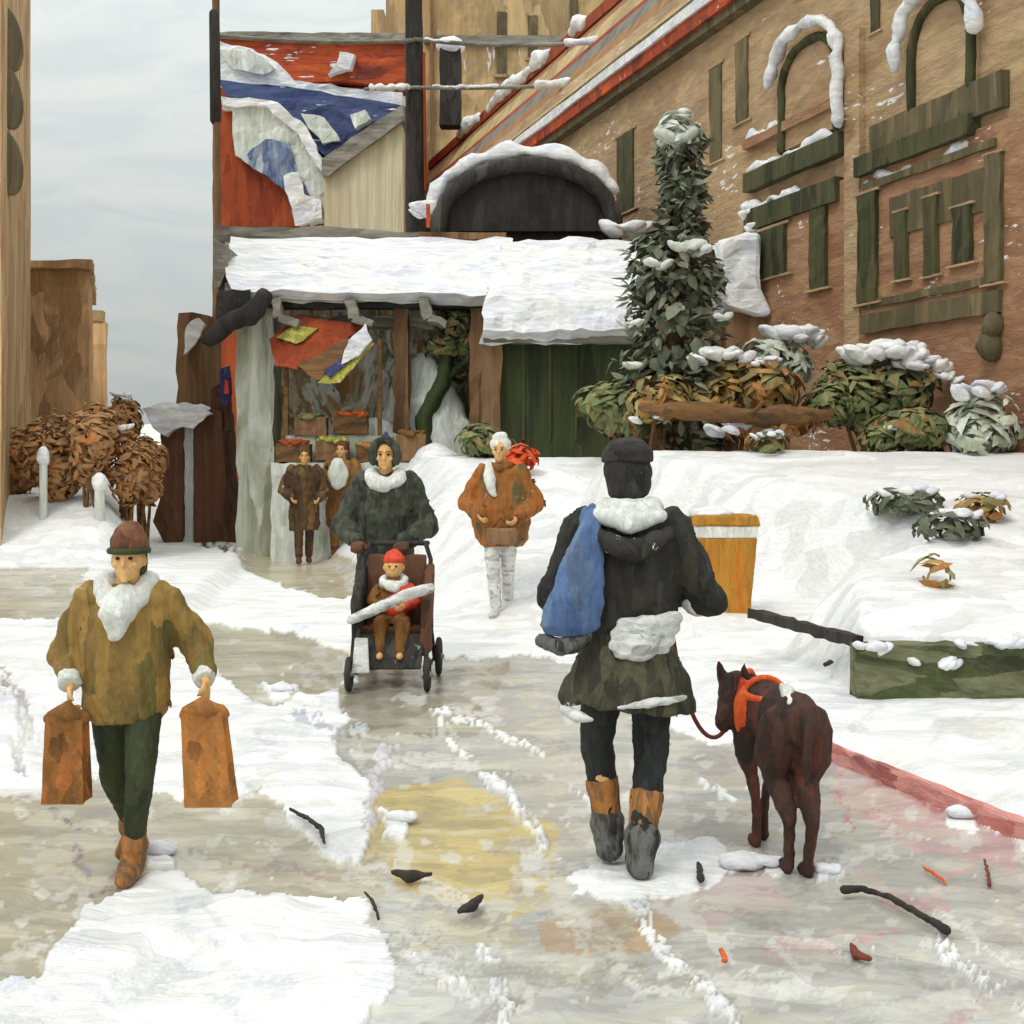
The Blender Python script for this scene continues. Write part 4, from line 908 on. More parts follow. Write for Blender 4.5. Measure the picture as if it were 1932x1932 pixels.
# ------------------------------------------------------------------ planter edge on the right
pe = thing("planter_wall", (2.9, 8.12, .1), "low mossy green planter wall holding back the snow slope", "planter")
g = MB(); x0 = W(1612,0,8.1).x; g.box(x0, 6.5, 8.06, 8.22, .05, W(1700,1216,8.1).z); g.build("front_wall", M['treadg'], pe, cut=.12, rough=.018)
g = MB(); a = Vector((x0+.05, 8.2, .44)); b = W(1420,1150,9.8); g.bar(a, b - Vector((0,0,.03)), .08, .07); g.build("side_wall", M['dark'], pe, cut=.12, rough=.015)
for (u, v, r1) in ((1760,1250,.16),(1640,1222,.1),(1880,1215,.25)):
    g = MB(); c = W(u, v, 8.05); lumps(g, c, (r1,.05,.05), 8, .05, seed=u); g.build("snow_patch", M['snow'], pe, cut=.04, rough=.02)
def tuft(u, v, w, h, Y, lab, n=70, mat='leaf', snowy=True, seed=0):
    c = W(u, v, Y); z = hz(c.x, Y)+.04; t = thing("low_shrub", (c.x, Y, z-.05), lab, "plant", "shrub tips poking through the snow slope")
    g = dabs(MB(), (c.x, Y, z+.07), (w/FL*Y, .3, .14), n, .10, seed=seed, flat=.15); g.build("foliage", M[mat], t)
    if snowy: g = lumps(MB(), (c.x+.03, Y-.02, z+.16), (w/FL*Y*.7, .22, .06), 9, .06, seed+1); g.build("snow_load", M['snow'], t, cut=.05, rough=.025)
def slopeY(v, u):       # depth where the sight line meets the snow slope
    for k in range(400):
        Y = 8.3 + k*.02; p = W(u, v, Y)
        if p.z <= hz(p.x, Y)+.03: return Y
    return 12
for (u, v, w_, n, mat, lab) in ((1710,965,85,110,'leaf',"wide dark green shrub tip upper left on the snow slope"),(1850,975,50,90,'shrubo',"olive shrub tip at the right of the snow slope"),
     (1790,1010,75,80,'leaf',"dark green branch tip lowest of the cluster on the snow slope"),(1762,1100,28,16,'shrubo',"tiny tan grass tip alone on the open snow slope"),(1445,868,40,40,'shrubg',"little green tip under the low rusty shrub")):
    tuft(u, v, w_, 20, slopeY(v, u) if v > 880 else 14.3, lab, n, mat, n > 30, seed=u)
tuft(1440, 848, 34, 10, 14.5, "bright orange red leaf cluster at the ridge top", 20, 'rustleaf', False, seed=77)

# ------------------------------------------------------------------ ochre litter bin
Yb = 10.9; bc = W(1364, 0, Yb); bz = hz(bc.x, Yb)
lbn = thing("litter_bin", (bc.x, Yb, bz-.03), "ochre square litter bin with white band and snow-dusted lid beside the person in black", "litter bin")
g = MB()
def tbox(g, zc0, zc1, h0, h1, c=bc, Y=Yb):
    g.hexa([(c.x-h0,Y-h0*.8,zc0),(c.x+h0,Y-h0*.8,zc0),(c.x+h0,Y+h0*.8,zc0),(c.x-h0,Y+h0*.8,zc0),(c.x-h1,Y-h1*.8,zc1),(c.x+h1,Y-h1*.8,zc1),(c.x+h1,Y+h1*.8,zc1),(c.x-h1,Y+h1*.8,zc1)])
zt = W(0,968,Yb).z
tbox(g, bz-.05, zt-.2, .20, .26); g.build("body", M['bin'], lbn, bev=.02, cut=.1, rough=.008)
g = MB(); tbox(g, zt-.2, zt-.10, .255, .265); g.build("band", M['binw'], lbn, bev=.01, cut=.1, rough=.006)
g = MB(); tbox(g, zt-.10, zt-.01, .285, .26); g.build("lid", M['bin'], lbn, bev=.02, cut=.1, rough=.008)
g = MB(); g.ell((bc.x-.1, Yb, zt), (.2,.18,.05)); g.build("snow_cap", M['snow'], lbn, cut=.06, rough=.02)

# ------------------------------------------------------------------ people
def hand(g, wr, d, wdir, n, curl=.6, k=1.0):
    """palm + five bent fingers; d = direction of the palm, wdir = towards the thumb, n = palm side"""
    wr = Vector(wr); d = Vector(d).normalized(); wdir = Vector(wdir); wdir = (wdir - d*wdir.dot(d)).normalized(); n = Vector(n); n = (n - d*n.dot(d) - wdir*n.dot(wdir)).normalized()
    for i in range(4):
        o = wdir*(.027 - .018*i)*k; g.tube([wr + o*.5, wr + o + d*.045*k, wr + o + d*.085*k], [.015*k,.014*k,.011*k], n=8)
    for i, ln in enumerate((.070,.078,.073,.058)):
        p = wr + wdir*(.030 - .020*i)*k + d*.085*k; a = 0; P = [p]
        for s_, f in enumerate((.45,.3,.25)):
            a += curl*(.7+.25*s_); p = p + (d*math.cos(a) + n*math.sin(a))*ln*f*k; P.append(p)
        g.tube(P, [.0098*k,.0092*k,.0085*k,.0075*k], n=8)
    p = wr + wdir*.024*k + d*.018*k; q = p + (wdir*.7 + d*.6 + n*.2).normalized()*.036*k; r = q + (d*.8 + n*.5*curl + wdir*.15).normalized()*.03*k
    g.tube([p, q, r], [.013*k,.0105*k,.0085*k], n=8)
def mid(a, b, off): a = Vector(a); b = Vector(b); return (a+b)/2 + Vector(off)

def person(label, loc, h, ang, pose, mats, vox=.009, group=None, head=(0,0,0), eyes=True):
    k = h/1.75; mtx = Matrix.Rotation(ang, 3, 'Z') @ Matrix.Scale(k, 3)
    t = thing("person", loc, label, "person", group)
    P = {n_: Vector(v_) for n_, v_ in pose.items() if n_ in ('hl','hr','fl','fr','el','er','kl','kr')}
    sh = {'l': Vector((.185,.01,1.42)), 'r': Vector((-.185,.01,1.42))}; hp = {'l': Vector((.09,0,.92)), 'r': Vector((-.09,0,.92))}
    hc = Vector((0,-.015,1.635)) + Vector(head)
    g = MB()
    g.loft([(0,0,.86,.13,.10),(0,0,.95,.165,.115),(0,0,1.08,.14,.10),(0,0,1.22,.155,.11),(0,.0,1.36,.18,.11),(0,.01,1.44,.14,.085),(0,.01,1.49,.07,.06)], n=20)
    g.tube([(0,.01,1.42), Vector((0,.0,1.50))+Vector(head)*.4, hc + Vector((0,.01,-.06))], [.062,.055,.055], n=12)
    g.ell(hc + Vector((0,.008,.02)), (.077,.093,.103)); g.ell(hc + Vector((0,-.022,-.05)), (.056,.066,.058))          # cranium, jaw
    g.tube([hc + Vector((0,-.083,.015)), hc + Vector((0,-.104,-.022))], [.009,.014], n=8)                                # nose
    g.ell(hc + Vector((0,-.082,-.056)), (.024,.012,.007)); g.ell(hc + Vector((0,-.080,-.068)), (.021,.012,.007))         # lips
    g.ell(hc + Vector((0,-.074,-.095)), (.022,.018,.016)); 
    for sx in (-1,1):
        g.ell(hc + Vector((sx*.079,.012,-.008)), (.010,.018,.030)); g.tube([hc + Vector((sx*.012,-.086,.034)), hc + Vector((sx*.05,-.074,.036))], .009, n=6)
        g.ell(hc + Vector((sx*.045,-.062,-.02)), (.022,.02,.02))
    for s_ in 'lr':
        sx = 1 if s_ == 'l' else -1
        el = P.get('e'+s_) or mid(sh[s_], P['h'+s_], (.06*sx,.05,0)); P['e'+s_] = el
        g.tube([sh[s_], el], [.055,.040], n=12); g.tube([el, P['h'+s_]], [.040,.025], n=12)
        d = (P['h'+s_]-el).normalized()
        hand(g, P['h'+s_], pose.get('hd'+s_, d), pose.get('hw'+s_, (-sx*.2,-1,0)), pose.get('hn'+s_, (-sx,0,0)), pose.get('curl', .6))
        kn = P.get('k'+s_) or mid(hp[s_], P['f'+s_]+Vector((0,0,.06)), (0,-.05,.02)); P['k'+s_] = kn
        f = P['f'+s_]; ank = f + Vector((0,.03,.09))
        g.tube([hp[s_], kn], [.088,.055], n=12); g.tube([kn, kn.lerp(ank,.35)+Vector((0,.012,0)), ank], [.055,.054,.034], n=12)
        g.tube([ank + Vector((0,.02,-.05)), f + Vector((0,-.06,.04)), f + Vector((sx*.01,-.15,.03))], [.038,.038,.028], n=10)
    body = blob("body", g, M['skin'], t, mtx, vox)
    if eyes:
        for sx in (-1,1):
            e = MB(); e.ell(hc + Vector((sx*.031,-.079,.012)), (.012,.008,.008), n=10, m=7); e.v = [mtx @ v for v in e.v]
            link("eye", e.mesh("eye"), M['eye'], t)
            e = MB(); e.tube([hc + Vector((sx*.016,-.092,.036)), hc + Vector((sx*.05,-.082,.037))], .003, n=6); e.v = [mtx @ v for v in e.v]; link("eyebrow", e.mesh("eyebrow"), M['umber'], t)
    # trousers / legs
    g = MB()
    for s_ in 'lr':
        kn, f = P['k'+s_], P['f'+s_]; ank = f + Vector((0,.03,.12))
        g.tube([hp[s_] + Vector((0,0,.03)), kn], [.104,.072], n=12); g.tube([kn, ank], [.072, mats.get('ankle', .058)], n=12)
    g.ell((0,0,.94), (.18,.13,.11)); blob("trousers", g, M[mats['legs']], t, mtx, .012, rough=.008)
    # boots
    for s_ in 'lr':
        g = MB(); f = P['f'+s_]; kn = P['k'+s_]; ank = f + Vector((0,.03,.09)); sx = 1 if s_ == 'l' else -1
        top = ank.lerp(kn, mats.get('bootlen', .35))
        g.tube([top, ank], [mats.get('bootr',.066), .052], n=12, round_=False); g.tube([ank + Vector((0,.02,-.05)), f + Vector((0,-.06,.045)), f + Vector((sx*.01,-.16,.036))], [.046,.048,.036], n=10)
        b = blob("boot", g, M[mats['boots']], t, mtx, .011, rough=.005)
        if 'foot' in mats:
            g = MB(); g.tube([ank + Vector((0,.02,-.05)), f + Vector((0,-.06,.045)), f + Vector((sx*.01,-.165,.036))], [.060,.060,.047], n=10); g.tube([ank.lerp(kn,.16), ank], [.078,.066], n=10)
            blob("galosh", g, M[mats['foot']], b, mtx, .011, rough=.006)
    return t, P, sh, hp, hc, mtx
def coat(t, P, sh, mtx, rings, mat, sleeve=(.085,.070,.062), name="coat", slv=.88, rough=.012, mat2=None):
    g = MB(); g.loft(rings, n=28)
    for s_ in 'lr':
        w_ = P['e'+s_].lerp(P['h'+s_], slv); g.tube([sh[s_] + Vector((0,0,.0)), P['e'+s_]], [sleeve[0],sleeve[1]], n=12); g.tube([P['e'+s_], w_], [sleeve[1],sleeve[2]], n=12)
        g.ell(sh[s_]*.75 + Vector((0,0,1.42*.25)), (.12,.10,.075))
    return blob(name, g, M[mat], t, mtx, .012, rough=rough)
def cuff(t, P, mtx, mat, r=.075, ln=.10, s='lr', name="cuff"):
    for s_ in s:
        g = MB(); d = (P['h'+s_]-P['e'+s_]).normalized(); a = P['h'+s_] - d*ln; g.tube([a, P['h'+s_] - d*.005], [r*.9, r], n=12, round_=False); blob(name, g, M[mat], t, mtx, .011, rough=.02)
def scarf(t, mtx, mat, zc=1.49, r=.105, th=.05, cy=-.01, front=.06, n=14, name="scarf", rough=.02, tail=None):
    g = MB(); P = [Vector((r*math.cos(a), cy + r*.95*math.sin(a), zc + (-front if math.sin(a) < 0 else -.01)*abs(math.sin(a)))) for a in [2*math.pi*i/n for i in range(n+1)]]
    g.tube(P, th, n=10)
    if tail: g.tube(*tail, n=10)
    return blob(name, g, M[mat], t, mtx, .011, rough=rough)

# --- 1. walker with two shopping bags (faces us)
p1 = G(238, 1662); p1.z = .0
k1 = 1.40/1.75
t1, P1, sh1, hp1, hc1, m1 = person("person in olive brown coat and brown knit hat carrying a paper bag in each hand", p1, 1.335, R(2),
  dict(hl=(.42,-.12,1.02), hr=(-.24,-.12,1.00), el=(.35,.07,1.15), er=(-.32,.06,1.14), fl=(.03,-.02,.03), fr=(-.05,.34,.05), kl=(.10,-.12,.55), kr=(-.07,.05,.50),
       hdl=(.05,-.05,-1), hdr=(-.03,-.05,-1), curl=.95), dict(legs='green', boots='green', foot='boot', ankle=.05, bootlen=.25, bootr=.052), head=(.03,-.06,-.02))
coat(t1, P1, sh1, m1, [(0,.0,.80,.18,.15),(0,0,.86,.215,.17),(0,0,1.0,.225,.165),(0,0,1.18,.23,.16),(0,0,1.33,.215,.15),(0,.01,1.43,.15,.12),(0,.01,1.50,.09,.085)], 'coat1', sleeve=(.088,.088,.062), slv=.74)
scarf(t1, m1, 'fur', zc=1.50, r=.105, th=.06, front=.09, tail=([Vector((.02,-.12,1.42)), Vector((0,-.17,1.34)), Vector((0,-.18,1.27))], [.09,.085,.05]))
cuff(t1, P1, m1, 'fur', .060, .08)
g = MB(); hh = hc1; g.loft([(hh.x,hh.y+.02,hh.z+.035,.092,.106),(hh.x,hh.y+.02,hh.z+.09,.094,.104),(hh.x,hh.y+.02,hh.z+.15,.070,.080),(hh.x+.01,hh.y+.02,hh.z+.19,.03,.035)], n=20); hat = blob("knit_hat", g, M['hat1'], t1, m1, .011, rough=.006)
g = MB(); g.tube([Vector((hh.x+.092*math.cos(a), hh.y+.015+.108*math.sin(a), hh.z+.045)) for a in [2*math.pi*i/16 for i in range(17)]], .018, n=8); blob("hat_brim", g, M['green'], hat, m1, .009)
g = MB(); g.ell((hh.x, hh.y+.055, hh.z-.01), (.088,.07,.10)); blob("hair", g, M['green'], t1, m1, .011, rough=.01)

def paper_bag(pos, w, d, h, mat, lab, lean=0.0, handz=.12):
    """pos = world position of the grip; the bag hangs below on two cord handles"""
    t = thing("shopping_bag", Vector(pos) - Vector((0,0,handz+h)), lab, "bag", "paper shopping bags held by the walker on the left")
    zt = pos.z - handz; zb = zt - h; g = MB(); rings = 6; n = 20; vs = []; fs = []
    rnd = random.Random(int(w*1000))
    for i in range(rings+1):
        q = i/rings; z = zb + (zt-zb)*q; ww = w*(1-.12*q); dd = d*(1-.35*q)
        for j in range(n):
            a = j/n*4; e = int(a); f_ = a-e
            c = [(-1,-1),(1,-1),(1,1),(-1,1)]; x = c[e][0]*(1-f_)+c[(e+1)%4][0]*f_; y = c[e][1]*(1-f_)+c[(e+1)%4][1]*f_
            if e in (1,3): x *= (1-.30*math.sin(f_*math.pi)*(.3+q))       # gusset fold
            vs.append((pos.x + x*ww/2 + lean*(1-q), pos.y + y*dd/2 + rnd.uniform(-.004,.004), z + (rnd.uniform(-.012,.012) if i == rings else 0)))
    for i in range(rings):
        for j in range(n): fs.append((i*n+j, i*n+(j+1)%n, (i+1)*n+(j+1)%n, (i+1)*n+j))
    fs.append(tuple(range(n))[::-1]); g.add(vs, fs); b = g.build("bag_body", M[mat], t)
    for yy in (-1, 1):
        h_ = MB(); A = []
        for i in range(9):
            q = i/8; A.append(Vector((pos.x + (q-.5)*w*.5*(1-.0), pos.y + yy*d*.28*(1-math.sin(q*math.pi)*.9), zt - .02 + (handz+.02)*math.sin(q*math.pi))))
        h_.tube(A, .005, n=6); h_.build("handle", M['bark'], t)
    g = MB(); g.tube([(pos.x-w*.36,pos.y,zt-.01),(pos.x,pos.y-.01,zt+.015),(pos.x+w*.36,pos.y,zt-.01)], [.03,.04,.03], n=10); g.build("crumpled_paper", M['tanc' if mat == 'paperd' else 'paper'], t, cut=.03, rough=.012)
def wpos(P, mtx, base, extra): return base + mtx @ (P + Vector(extra))
gl_ = wpos(P1['hl'], m1, p1, (0,-.05,-.105)); gr_ = wpos(P1['hr'], m1, p1, (0,-.05,-.105))
paper_bag(gr_, .155, .11, .315, 'paperd', "dark brown paper bag in the walker's hand on the picture's left", .0, .025)
paper_bag(gl_, .175, .12, .345, 'paper', "wide tan paper bag in the walker's hand on the picture's right", .03, .025)

# --- 2. person walking away in black coat with blue bag
p2 = G(1184, 1640); p2.z = .0
t2, P2, sh2, hp2, hc2, m2 = person("person walking away in black coat and cap with white fur collar and tan boots", p2, 1.66, R(180),
  dict(hl=(.16,-.22,1.08), hr=(-.20,-.20,1.12), el=(.31,.04,1.13), er=(-.33,.04,1.12), fl=(.07,-.10,.03), fr=(-.04,.10,.02), kl=(.12,-.10,.50), kr=(-.10,.0,.48)),
  dict(legs='legg', boots='boot', foot='bootd', ankle=.05, bootlen=.62, bootr=.074), head=(0,0,.0))
c2 = coat(t2, P2, sh2, m2, [(0,0,.96,.17,.14),(0,0,1.02,.20,.155),(0,0,1.10,.205,.15),(0,0,1.22,.225,.155),(0,0,1.34,.235,.15),(0,.01,1.44,.18,.12),(0,.02,1.51,.10,.095)], 'coat2', sleeve=(.088,.075,.060))
g = MB(); g.loft([(0,0,.68,.285,.22,.03),(0,0,.72,.28,.22,.02),(0,0,.82,.245,.195),(0,0,.93,.20,.165),(0,0,1.03,.175,.145)], n=28); sk = blob("coat_skirt", g, M['skirt2'], t2, m2, .012, rough=.018)
g = MB(); g.tube([(-.22,.15,.74),(-.08,.215,.73),(.06,.225,.71)], [.012,.02,.012], n=8); blob("hem_snow", g, M['pale'], sk, m2, .009, rough=.008)
g = MB(); g.tube([(.27,.06,.68),(.22,.16,.665),(.16,.2,.66)], [.02,.028,.015], n=8); blob("hem_snow", g, M['pale'], sk, m2, .009, rough=.008)
scarf(t2, m2, 'fur', zc=1.50, r=.10, th=.045, cy=.015, front=.0, name="fur_collar", rough=.02, tail=([Vector((-.13,.10,1.47)), Vector((0,.16,1.445)), Vector((.13,.10,1.47))], [.03,.05,.03]))
g = MB(); g.tube([(-.15,.12,1.40),(-.08,.175,1.36),(0,.19,1.33),(.08,.175,1.36),(.15,.12,1.40)], [.03,.045,.05,.045,.03], n=10); blob("hood", g, M['coat2'], c2, m2, .010, rough=.008)
g = MB(); g.ell(hc2 + Vector((0,.012,.02)), (.102,.114,.118)); g.ell(hc2 + Vector((.01,.04,-.055)), (.078,.075,.075)); g.ell(hc2 + Vector((-.05,.03,-.04)), (.05,.06,.06)); blob("hair", g, M['coat2'], t2, m2, .010, rough=.012)
g = MB(); g.loft([(0,hc2.y+.01,hc2.z+.05,.110,.122),(0,hc2.y+.01,hc2.z+.10,.104,.116),(0,hc2.y+.01,hc2.z+.14,.07,.08),(0,hc2.y+.01,hc2.z+.155,.02,.02)], n=20); g.tube([(-.05,hc2.y-.12,hc2.z+.06),(.05,hc2.y-.12,hc2.z+.06)], .016, n=8); blob("cap", g, M['black'], t2, m2, .010, rough=.006)
# waist belt bag (pale)
g = MB()
for i, (z, x0, x1) in enumerate(((1.045,-.19,.03),(1.0,-.185,.06),(.955,-.17,.07),(.92,-.14,.05))):
    g.tube([(x0,.10,z+.01),(x0*.5+x1*.5,.185-.006*i,z),(x1,.16,z-.005)], [.022,.034,.026], n=10)
blob("waist_pouch", g, M['pale'], t2, m2, .009, rough=.012)
for z_, s_ in ((.0,'l'),(.09,'l'),(.02,'r')):
    g = MB(); d = (P2['h'+s_]-P2['e'+s_]); a = P2['e'+s_] + d*(.05+z_*4); g.tube([a, a + d.normalized()*.05], .079, n=12, round_=False); blob("sleeve_band", g, M['pale'], c2, m2, .010, rough=.010)
# blue shoulder bag
bgT = thing("shoulder_bag", p2 + m2 @ Vector((.27,.12,.9)), "long blue cloth bag slung over the walker's left shoulder, dark at the bottom", "bag")
org = bgT.location.copy()
def blobw(name, g, mat, parent, mtx, base, vox=.01, rough=.0):
    o = blob(name, g, M[mat], parent, mtx, vox, rough=rough); o.data.transform(Matrix.Translation(base - org)); return o
g = MB(); g.loft([(.255,.135,.985,.085,.04),(.245,.15,1.03,.125,.058),(.225,.165,1.12,.118,.06),(.205,.17,1.22,.10,.05),(.185,.165,1.32,.078,.042),(.165,.13,1.42,.050,.04),(.150,.05,1.50,.038,.05)], n=20)
blobw("bag_body", g, 'blueb', bgT, m2, p2, .01, .010)
g = MB(); g.tube([(.36,.13,.965),(.29,.15,.945),(.22,.16,.96),(.17,.16,.985)], [.03,.04,.038,.02], n=10); blobw("bag_bottom", g, 'bootd', bgT, m2, p2, .01, .008)
g = MB(); g.tube([(.150,.05,1.50),(.09,-.06,1.47),(-.02,-.13,1.32),(-.10,-.15,1.15)], [.022,.02,.02,.02], n=8); blobw("strap", g, 'blueb', bgT, m2, p2, .01)

# --- dog on a lead
def make_dog():
    base = G(1500, 1650); base.z = 0
    t = thing("dog", base, "large dark brown dog in red harness walking away, head turned towards the person in black", "dog")
    H = R(9)                                   # heading: away and to the left
    mtx = Matrix.Rotation(H, 3, 'Z') @ Matrix.Diagonal((.80, .85, .97))      # local +Y = forward
    g = MB()
    g.tube([(0,-.04,.615),(0,.12,.605),(0,.28,.59),(0,.42,.585),(0,.52,.59)], [.118,.118,.122,.138,.115], n=16)       # trunk: narrow loin, deep chest
    g.tube([(0,.44,.52),(0,.50,.55)], [.12,.11], n=14)
    g.tube([(0,.50,.62),(-.03,.54,.64),(-.07,.56,.645)], [.105,.088,.078], n=14)                                     # neck turning left
    hd = Vector((-.095,.56,.645)); f = Vector((-.62,-.62,-.42)).normalized(); sd_ = f.cross(Vector((0,0,1))).normalized(); upv = sd_.cross(f)
    g.ell(hd, (.098,.095,.092)); g.tube([hd + f*.05, hd + f*.12 - upv*.02, hd + f*.18 - upv*.035], [.074,.058,.048], n=12)   # skull, muzzle
    g.ell(hd + f*.21 - upv*.02, (.024,.024,.02))
    for s_ in (-1,1):
        e = hd + sd_*.058*s_ + upv*.05; g.tube([e, e + upv*.055 + sd_*.012*s_, e + upv*.095 + sd_*.014*s_ - f*.01], [.034,.022,.006], n=8)       # pricked ears
        g.ell(hd + sd_*.05*s_ - upv*.03 + f*.02, (.035,.03,.035))
    # hind legs: hip, knee forward by the belly, hock back, shank down
    for s_, dy in ((-1,.02),(1,-.05)):
        x = .078*s_
        g.tube([(x,.0,.575),(x*1.05,.05+dy,.46),(x*.8,.075+dy,.39)], [.108,.096,.066], n=14)
        g.tube([(x*.8,.075+dy,.39),(x*.6,-.035+dy,.265),(x*.55,-.055+dy,.225)], [.066,.046,.036], n=12)
        g.tube([(x*.55,-.055+dy,.225),(x*.45,-.03+dy,.08),(x*.45,-.02+dy,.04)], [.033,.026,.03], n=10)
        g.tube([(x*.45,-.02+dy,.03),(x*.45,.045+dy,.026)], [.030,.028], n=10)
        g.tube([(s_*.09,.44,.55),(s_*.09,.42,.40),(s_*.055,.44,.32)], [.075,.055,.038], n=12)
        q = .05*s_; g.tube([(s_*.055,.44,.32),(s_*.045,.45+q,.20),(s_*.04,.46+q,.05)], [.036,.026,.024], n=10); g.tube([(s_*.04,.46+q,.028),(s_*.04,.52+q,.024)], [.030,.027], n=10)
    g.tube([(0,-.12,.67),(-.01,-.18,.62),(-.02,-.19,.50),(-.015,-.17,.40)], [.034,.027,.021,.010], n=10)          # tail
    body = blob("body", g, M['dog'], t, mtx, .009, rough=.006)
    for nm, P_, r_ in (("collar", [(-.04,.66,.735)], .09), ("harness", None, 0)):
        if nm == "collar":
            c = Vector((-.045,.535,.64)); ax = Vector((-.7,.65,.12)).normalized(); a1 = ax.cross(Vector((0,0,1))).normalized(); a2 = ax.cross(a1)
            g = MB(); g.tube([c + (a1*math.cos(q)+a2*math.sin(q))*.098 for q in [2*math.pi*i/20 for i in range(21)]], .017, n=8); blob("collar", g, M['harness'], t, mtx, .008)
        else:
            g = MB()
            for y, r_ in ((.40,.150),):
                g.tube([(r_*math.cos(q), y, .575 + r_*1.02*math.sin(q)) for q in [2*math.pi*i/22 for i in range(23)]], .016, n=8)
            g.tube([(-.085,.20,.665),(-.105,.30,.66),(-.11,.40,.66),(-.09,.50,.655)], .017, n=8)
            g.ell((-.115,.40,.60), (.045,.075,.085)); g.tube([(-.10,.46,.50),(-.125,.44,.58),(-.10,.42,.70)], [.022,.03,.022], n=8)
            blob("harness", g, M['harness'], t, mtx, .008)
    g = MB(); g.loft([(0,0,0,.1,.1)], n=4, cap=False) if False else None
    # rug over the back: red brown with a green flank patch
    g = MB(); g.tube([(.0,.10,.645),(0,.24,.635),(0,.38,.62)], [.122,.128,.138], n=18); 
    rug = blob("dog_coat", g, paint("rust_dog_coat", [(110,46,30),(150,60,36),(90,44,32),(176,84,40)], 7, (1,1,.4), fine=50, k=1.15).name and MATS["rust_dog_coat"] and M['dog'], t, mtx, .010) if False else None
    g = MB(); g.ell((.088,.0,.60), (.055,.09,.065)); blob("green_patch", g, M['green'], t, mtx, .009, rough=.008)
    g = MB(); g.tube([(-.05,-.06,.69),(-.02,.04,.725),(0,.16,.722)], [.02,.035,.02], n=8); blob("snow_fleck", g, M['fur'], t, mtx, .009, rough=.01)
    for s_ in (-1, 1):
        e = MB(); e.ell(hd + sd_*.045*s_ + upv*.022 + f*.07, (.010,.010,.010), n=8, m=6); e.v = [mtx @ v for v in e.v]; link("eye", e.mesh("eye"), M['eye'], t)
    return base, mtx
db, dm = make_dog()
a = p2 + m2 @ (P2['hr'] + Vector((0,-.06,-.02))); c_ = db + dm @ Vector((-.13,.52,.56)); m_1 = a.lerp(c_, .5)
lead = MB(); L_ = []
b0 = W(1292,1368,5.15)
for i in range(19):
    t = i/18
    q = (1-t)**3*a + 3*(1-t)**2*t*Vector((a.x+.04,a.y-.1,.50)) + 3*(1-t)*t*t*Vector((c_.x-.10,c_.y-.2,.36)) + t**3*c_
    L_.append(q)
lead.tube(L_, .009, n=8); o = lead.build("dog_lead", M['leash'], None, loc=a); tag(o, "slack maroon lead drooping between the person in black and the dog", "lead")

# --- 3. woman pushing a stroller, child in it
p3 = W(728, 0, 9.95); p3.z = 0
t3, P3, sh3, hp3, hc3, m3 = person("person in dark green hooded coat and thick white scarf pushing the stroller", p3, 1.74, R(0),
  dict(hl=(.17,-.36,.98), hr=(-.17,-.36,.98), el=(.33,-.05,1.10), er=(-.33,-.05,1.10), fl=(.09,.05,.02), fr=(-.09,-.12,.02), curl=1.1, hdl=(0,-1,-.1), hdr=(0,-1,-.1), hwl=(-1,0,0), hwr=(1,0,0), hnl=(0,0,-1), hnr=(0,0,-1)),
  dict(legs='legg', boots='umber', bootlen=.4), head=(0,-.03,0))
c3 = coat(t3, P3, sh3, m3, [(0,0,.58,.24,.20),(0,0,.66,.25,.20),(0,0,.82,.235,.18),(0,0,1.0,.23,.17),(0,0,1.18,.24,.165),(0,0,1.34,.24,.155),(0,.01,1.45,.18,.12),(0,.02,1.52,.10,.095)], 'coat3', sleeve=(.105,.095,.075), rough=.02)
g = MB(); g.tube([(-.24,-.03,1.28),(-.28,.03,1.18)], [.07,.075], n=12); blob("shoulder_patch", g, M['navy'], c3, m3, .011, rough=.012)
scarf(t3, m3, 'fur', zc=1.485, r=.115, th=.062, front=.07, rough=.022)
g = MB()
P_ = [hc3 + Vector((.098*math.cos(a), -.045, .01+.118*math.sin(a))) for a in [math.pi*(-.15+1.3*i/14) for i in range(15)]]; g.tube(P_, .034, n=10)
g.ell(hc3 + Vector((0,.05,.02)), (.115,.10,.13)); g.tube([hc3+Vector((0,.02,.10)), hc3+Vector((.0,.03,.155))], [.06,.025], n=10)
hd3 = blob("hood", g, M['coat3'], t3, m3, .010, rough=.01)
g = MB(); g.tube([hc3+Vector((.0,-.02,.135)), hc3+Vector((.05,-.01,.11))], [.035,.03], n=10); g.tube([hc3+Vector((-.01,.0,.14)), hc3+Vector((.005,.01,.175))], [.03,.015], n=10); blob("hood_lining", g, M['navy'], hd3, m3, .010, rough=.01)
for s_ in 'lr':
    g = MB(); hand(g, P3['h'+s_], (0,-1,-.1), ((-1 if s_ == 'l' else 1),0,0), (0,0,-1), 1.1, 1.22); blob("glove", g, M['umber'], t3, m3, .008)

Ys = 9.2; sx0 = W(742,0,Ys).x
stt = thing("stroller", (sx0, Ys, 0), "dark baby stroller with grey crossbar and four wheels pushed towards us", "stroller")
def S(x, y, z): return Vector((sx0+x, Ys+y, z))
for sx in (-1,1):
    g = MB(); g.tube([S(sx*.25,-.38,.10), S(sx*.26,-.05,.42), S(sx*.25,.30,.86), S(sx*.21,.36,.97)], .017, n=8); g.tube([S(sx*.28,.30,.12), S(sx*.26,-.02,.50)], .016, n=8)
    g.tube([S(sx*.25,-.36,.12), S(sx*.28,.30,.14)], .012, n=8); g.build("side_frame", M['dark'], stt)
g = MB(); g.tube([S(-.22,.375,.975), S(.22,.375,.975)], .02, n=10); g.build("push_handle", M['dark'], stt)
g = MB()
g.hexa([S(-.23,-.16,.36), S(.23,-.16,.36), S(.23,.16,.32), S(-.23,.16,.32), S(-.23,-.16,.42), S(.23,-.16,.42), S(.23,.16,.40), S(-.23,.16,.40)])
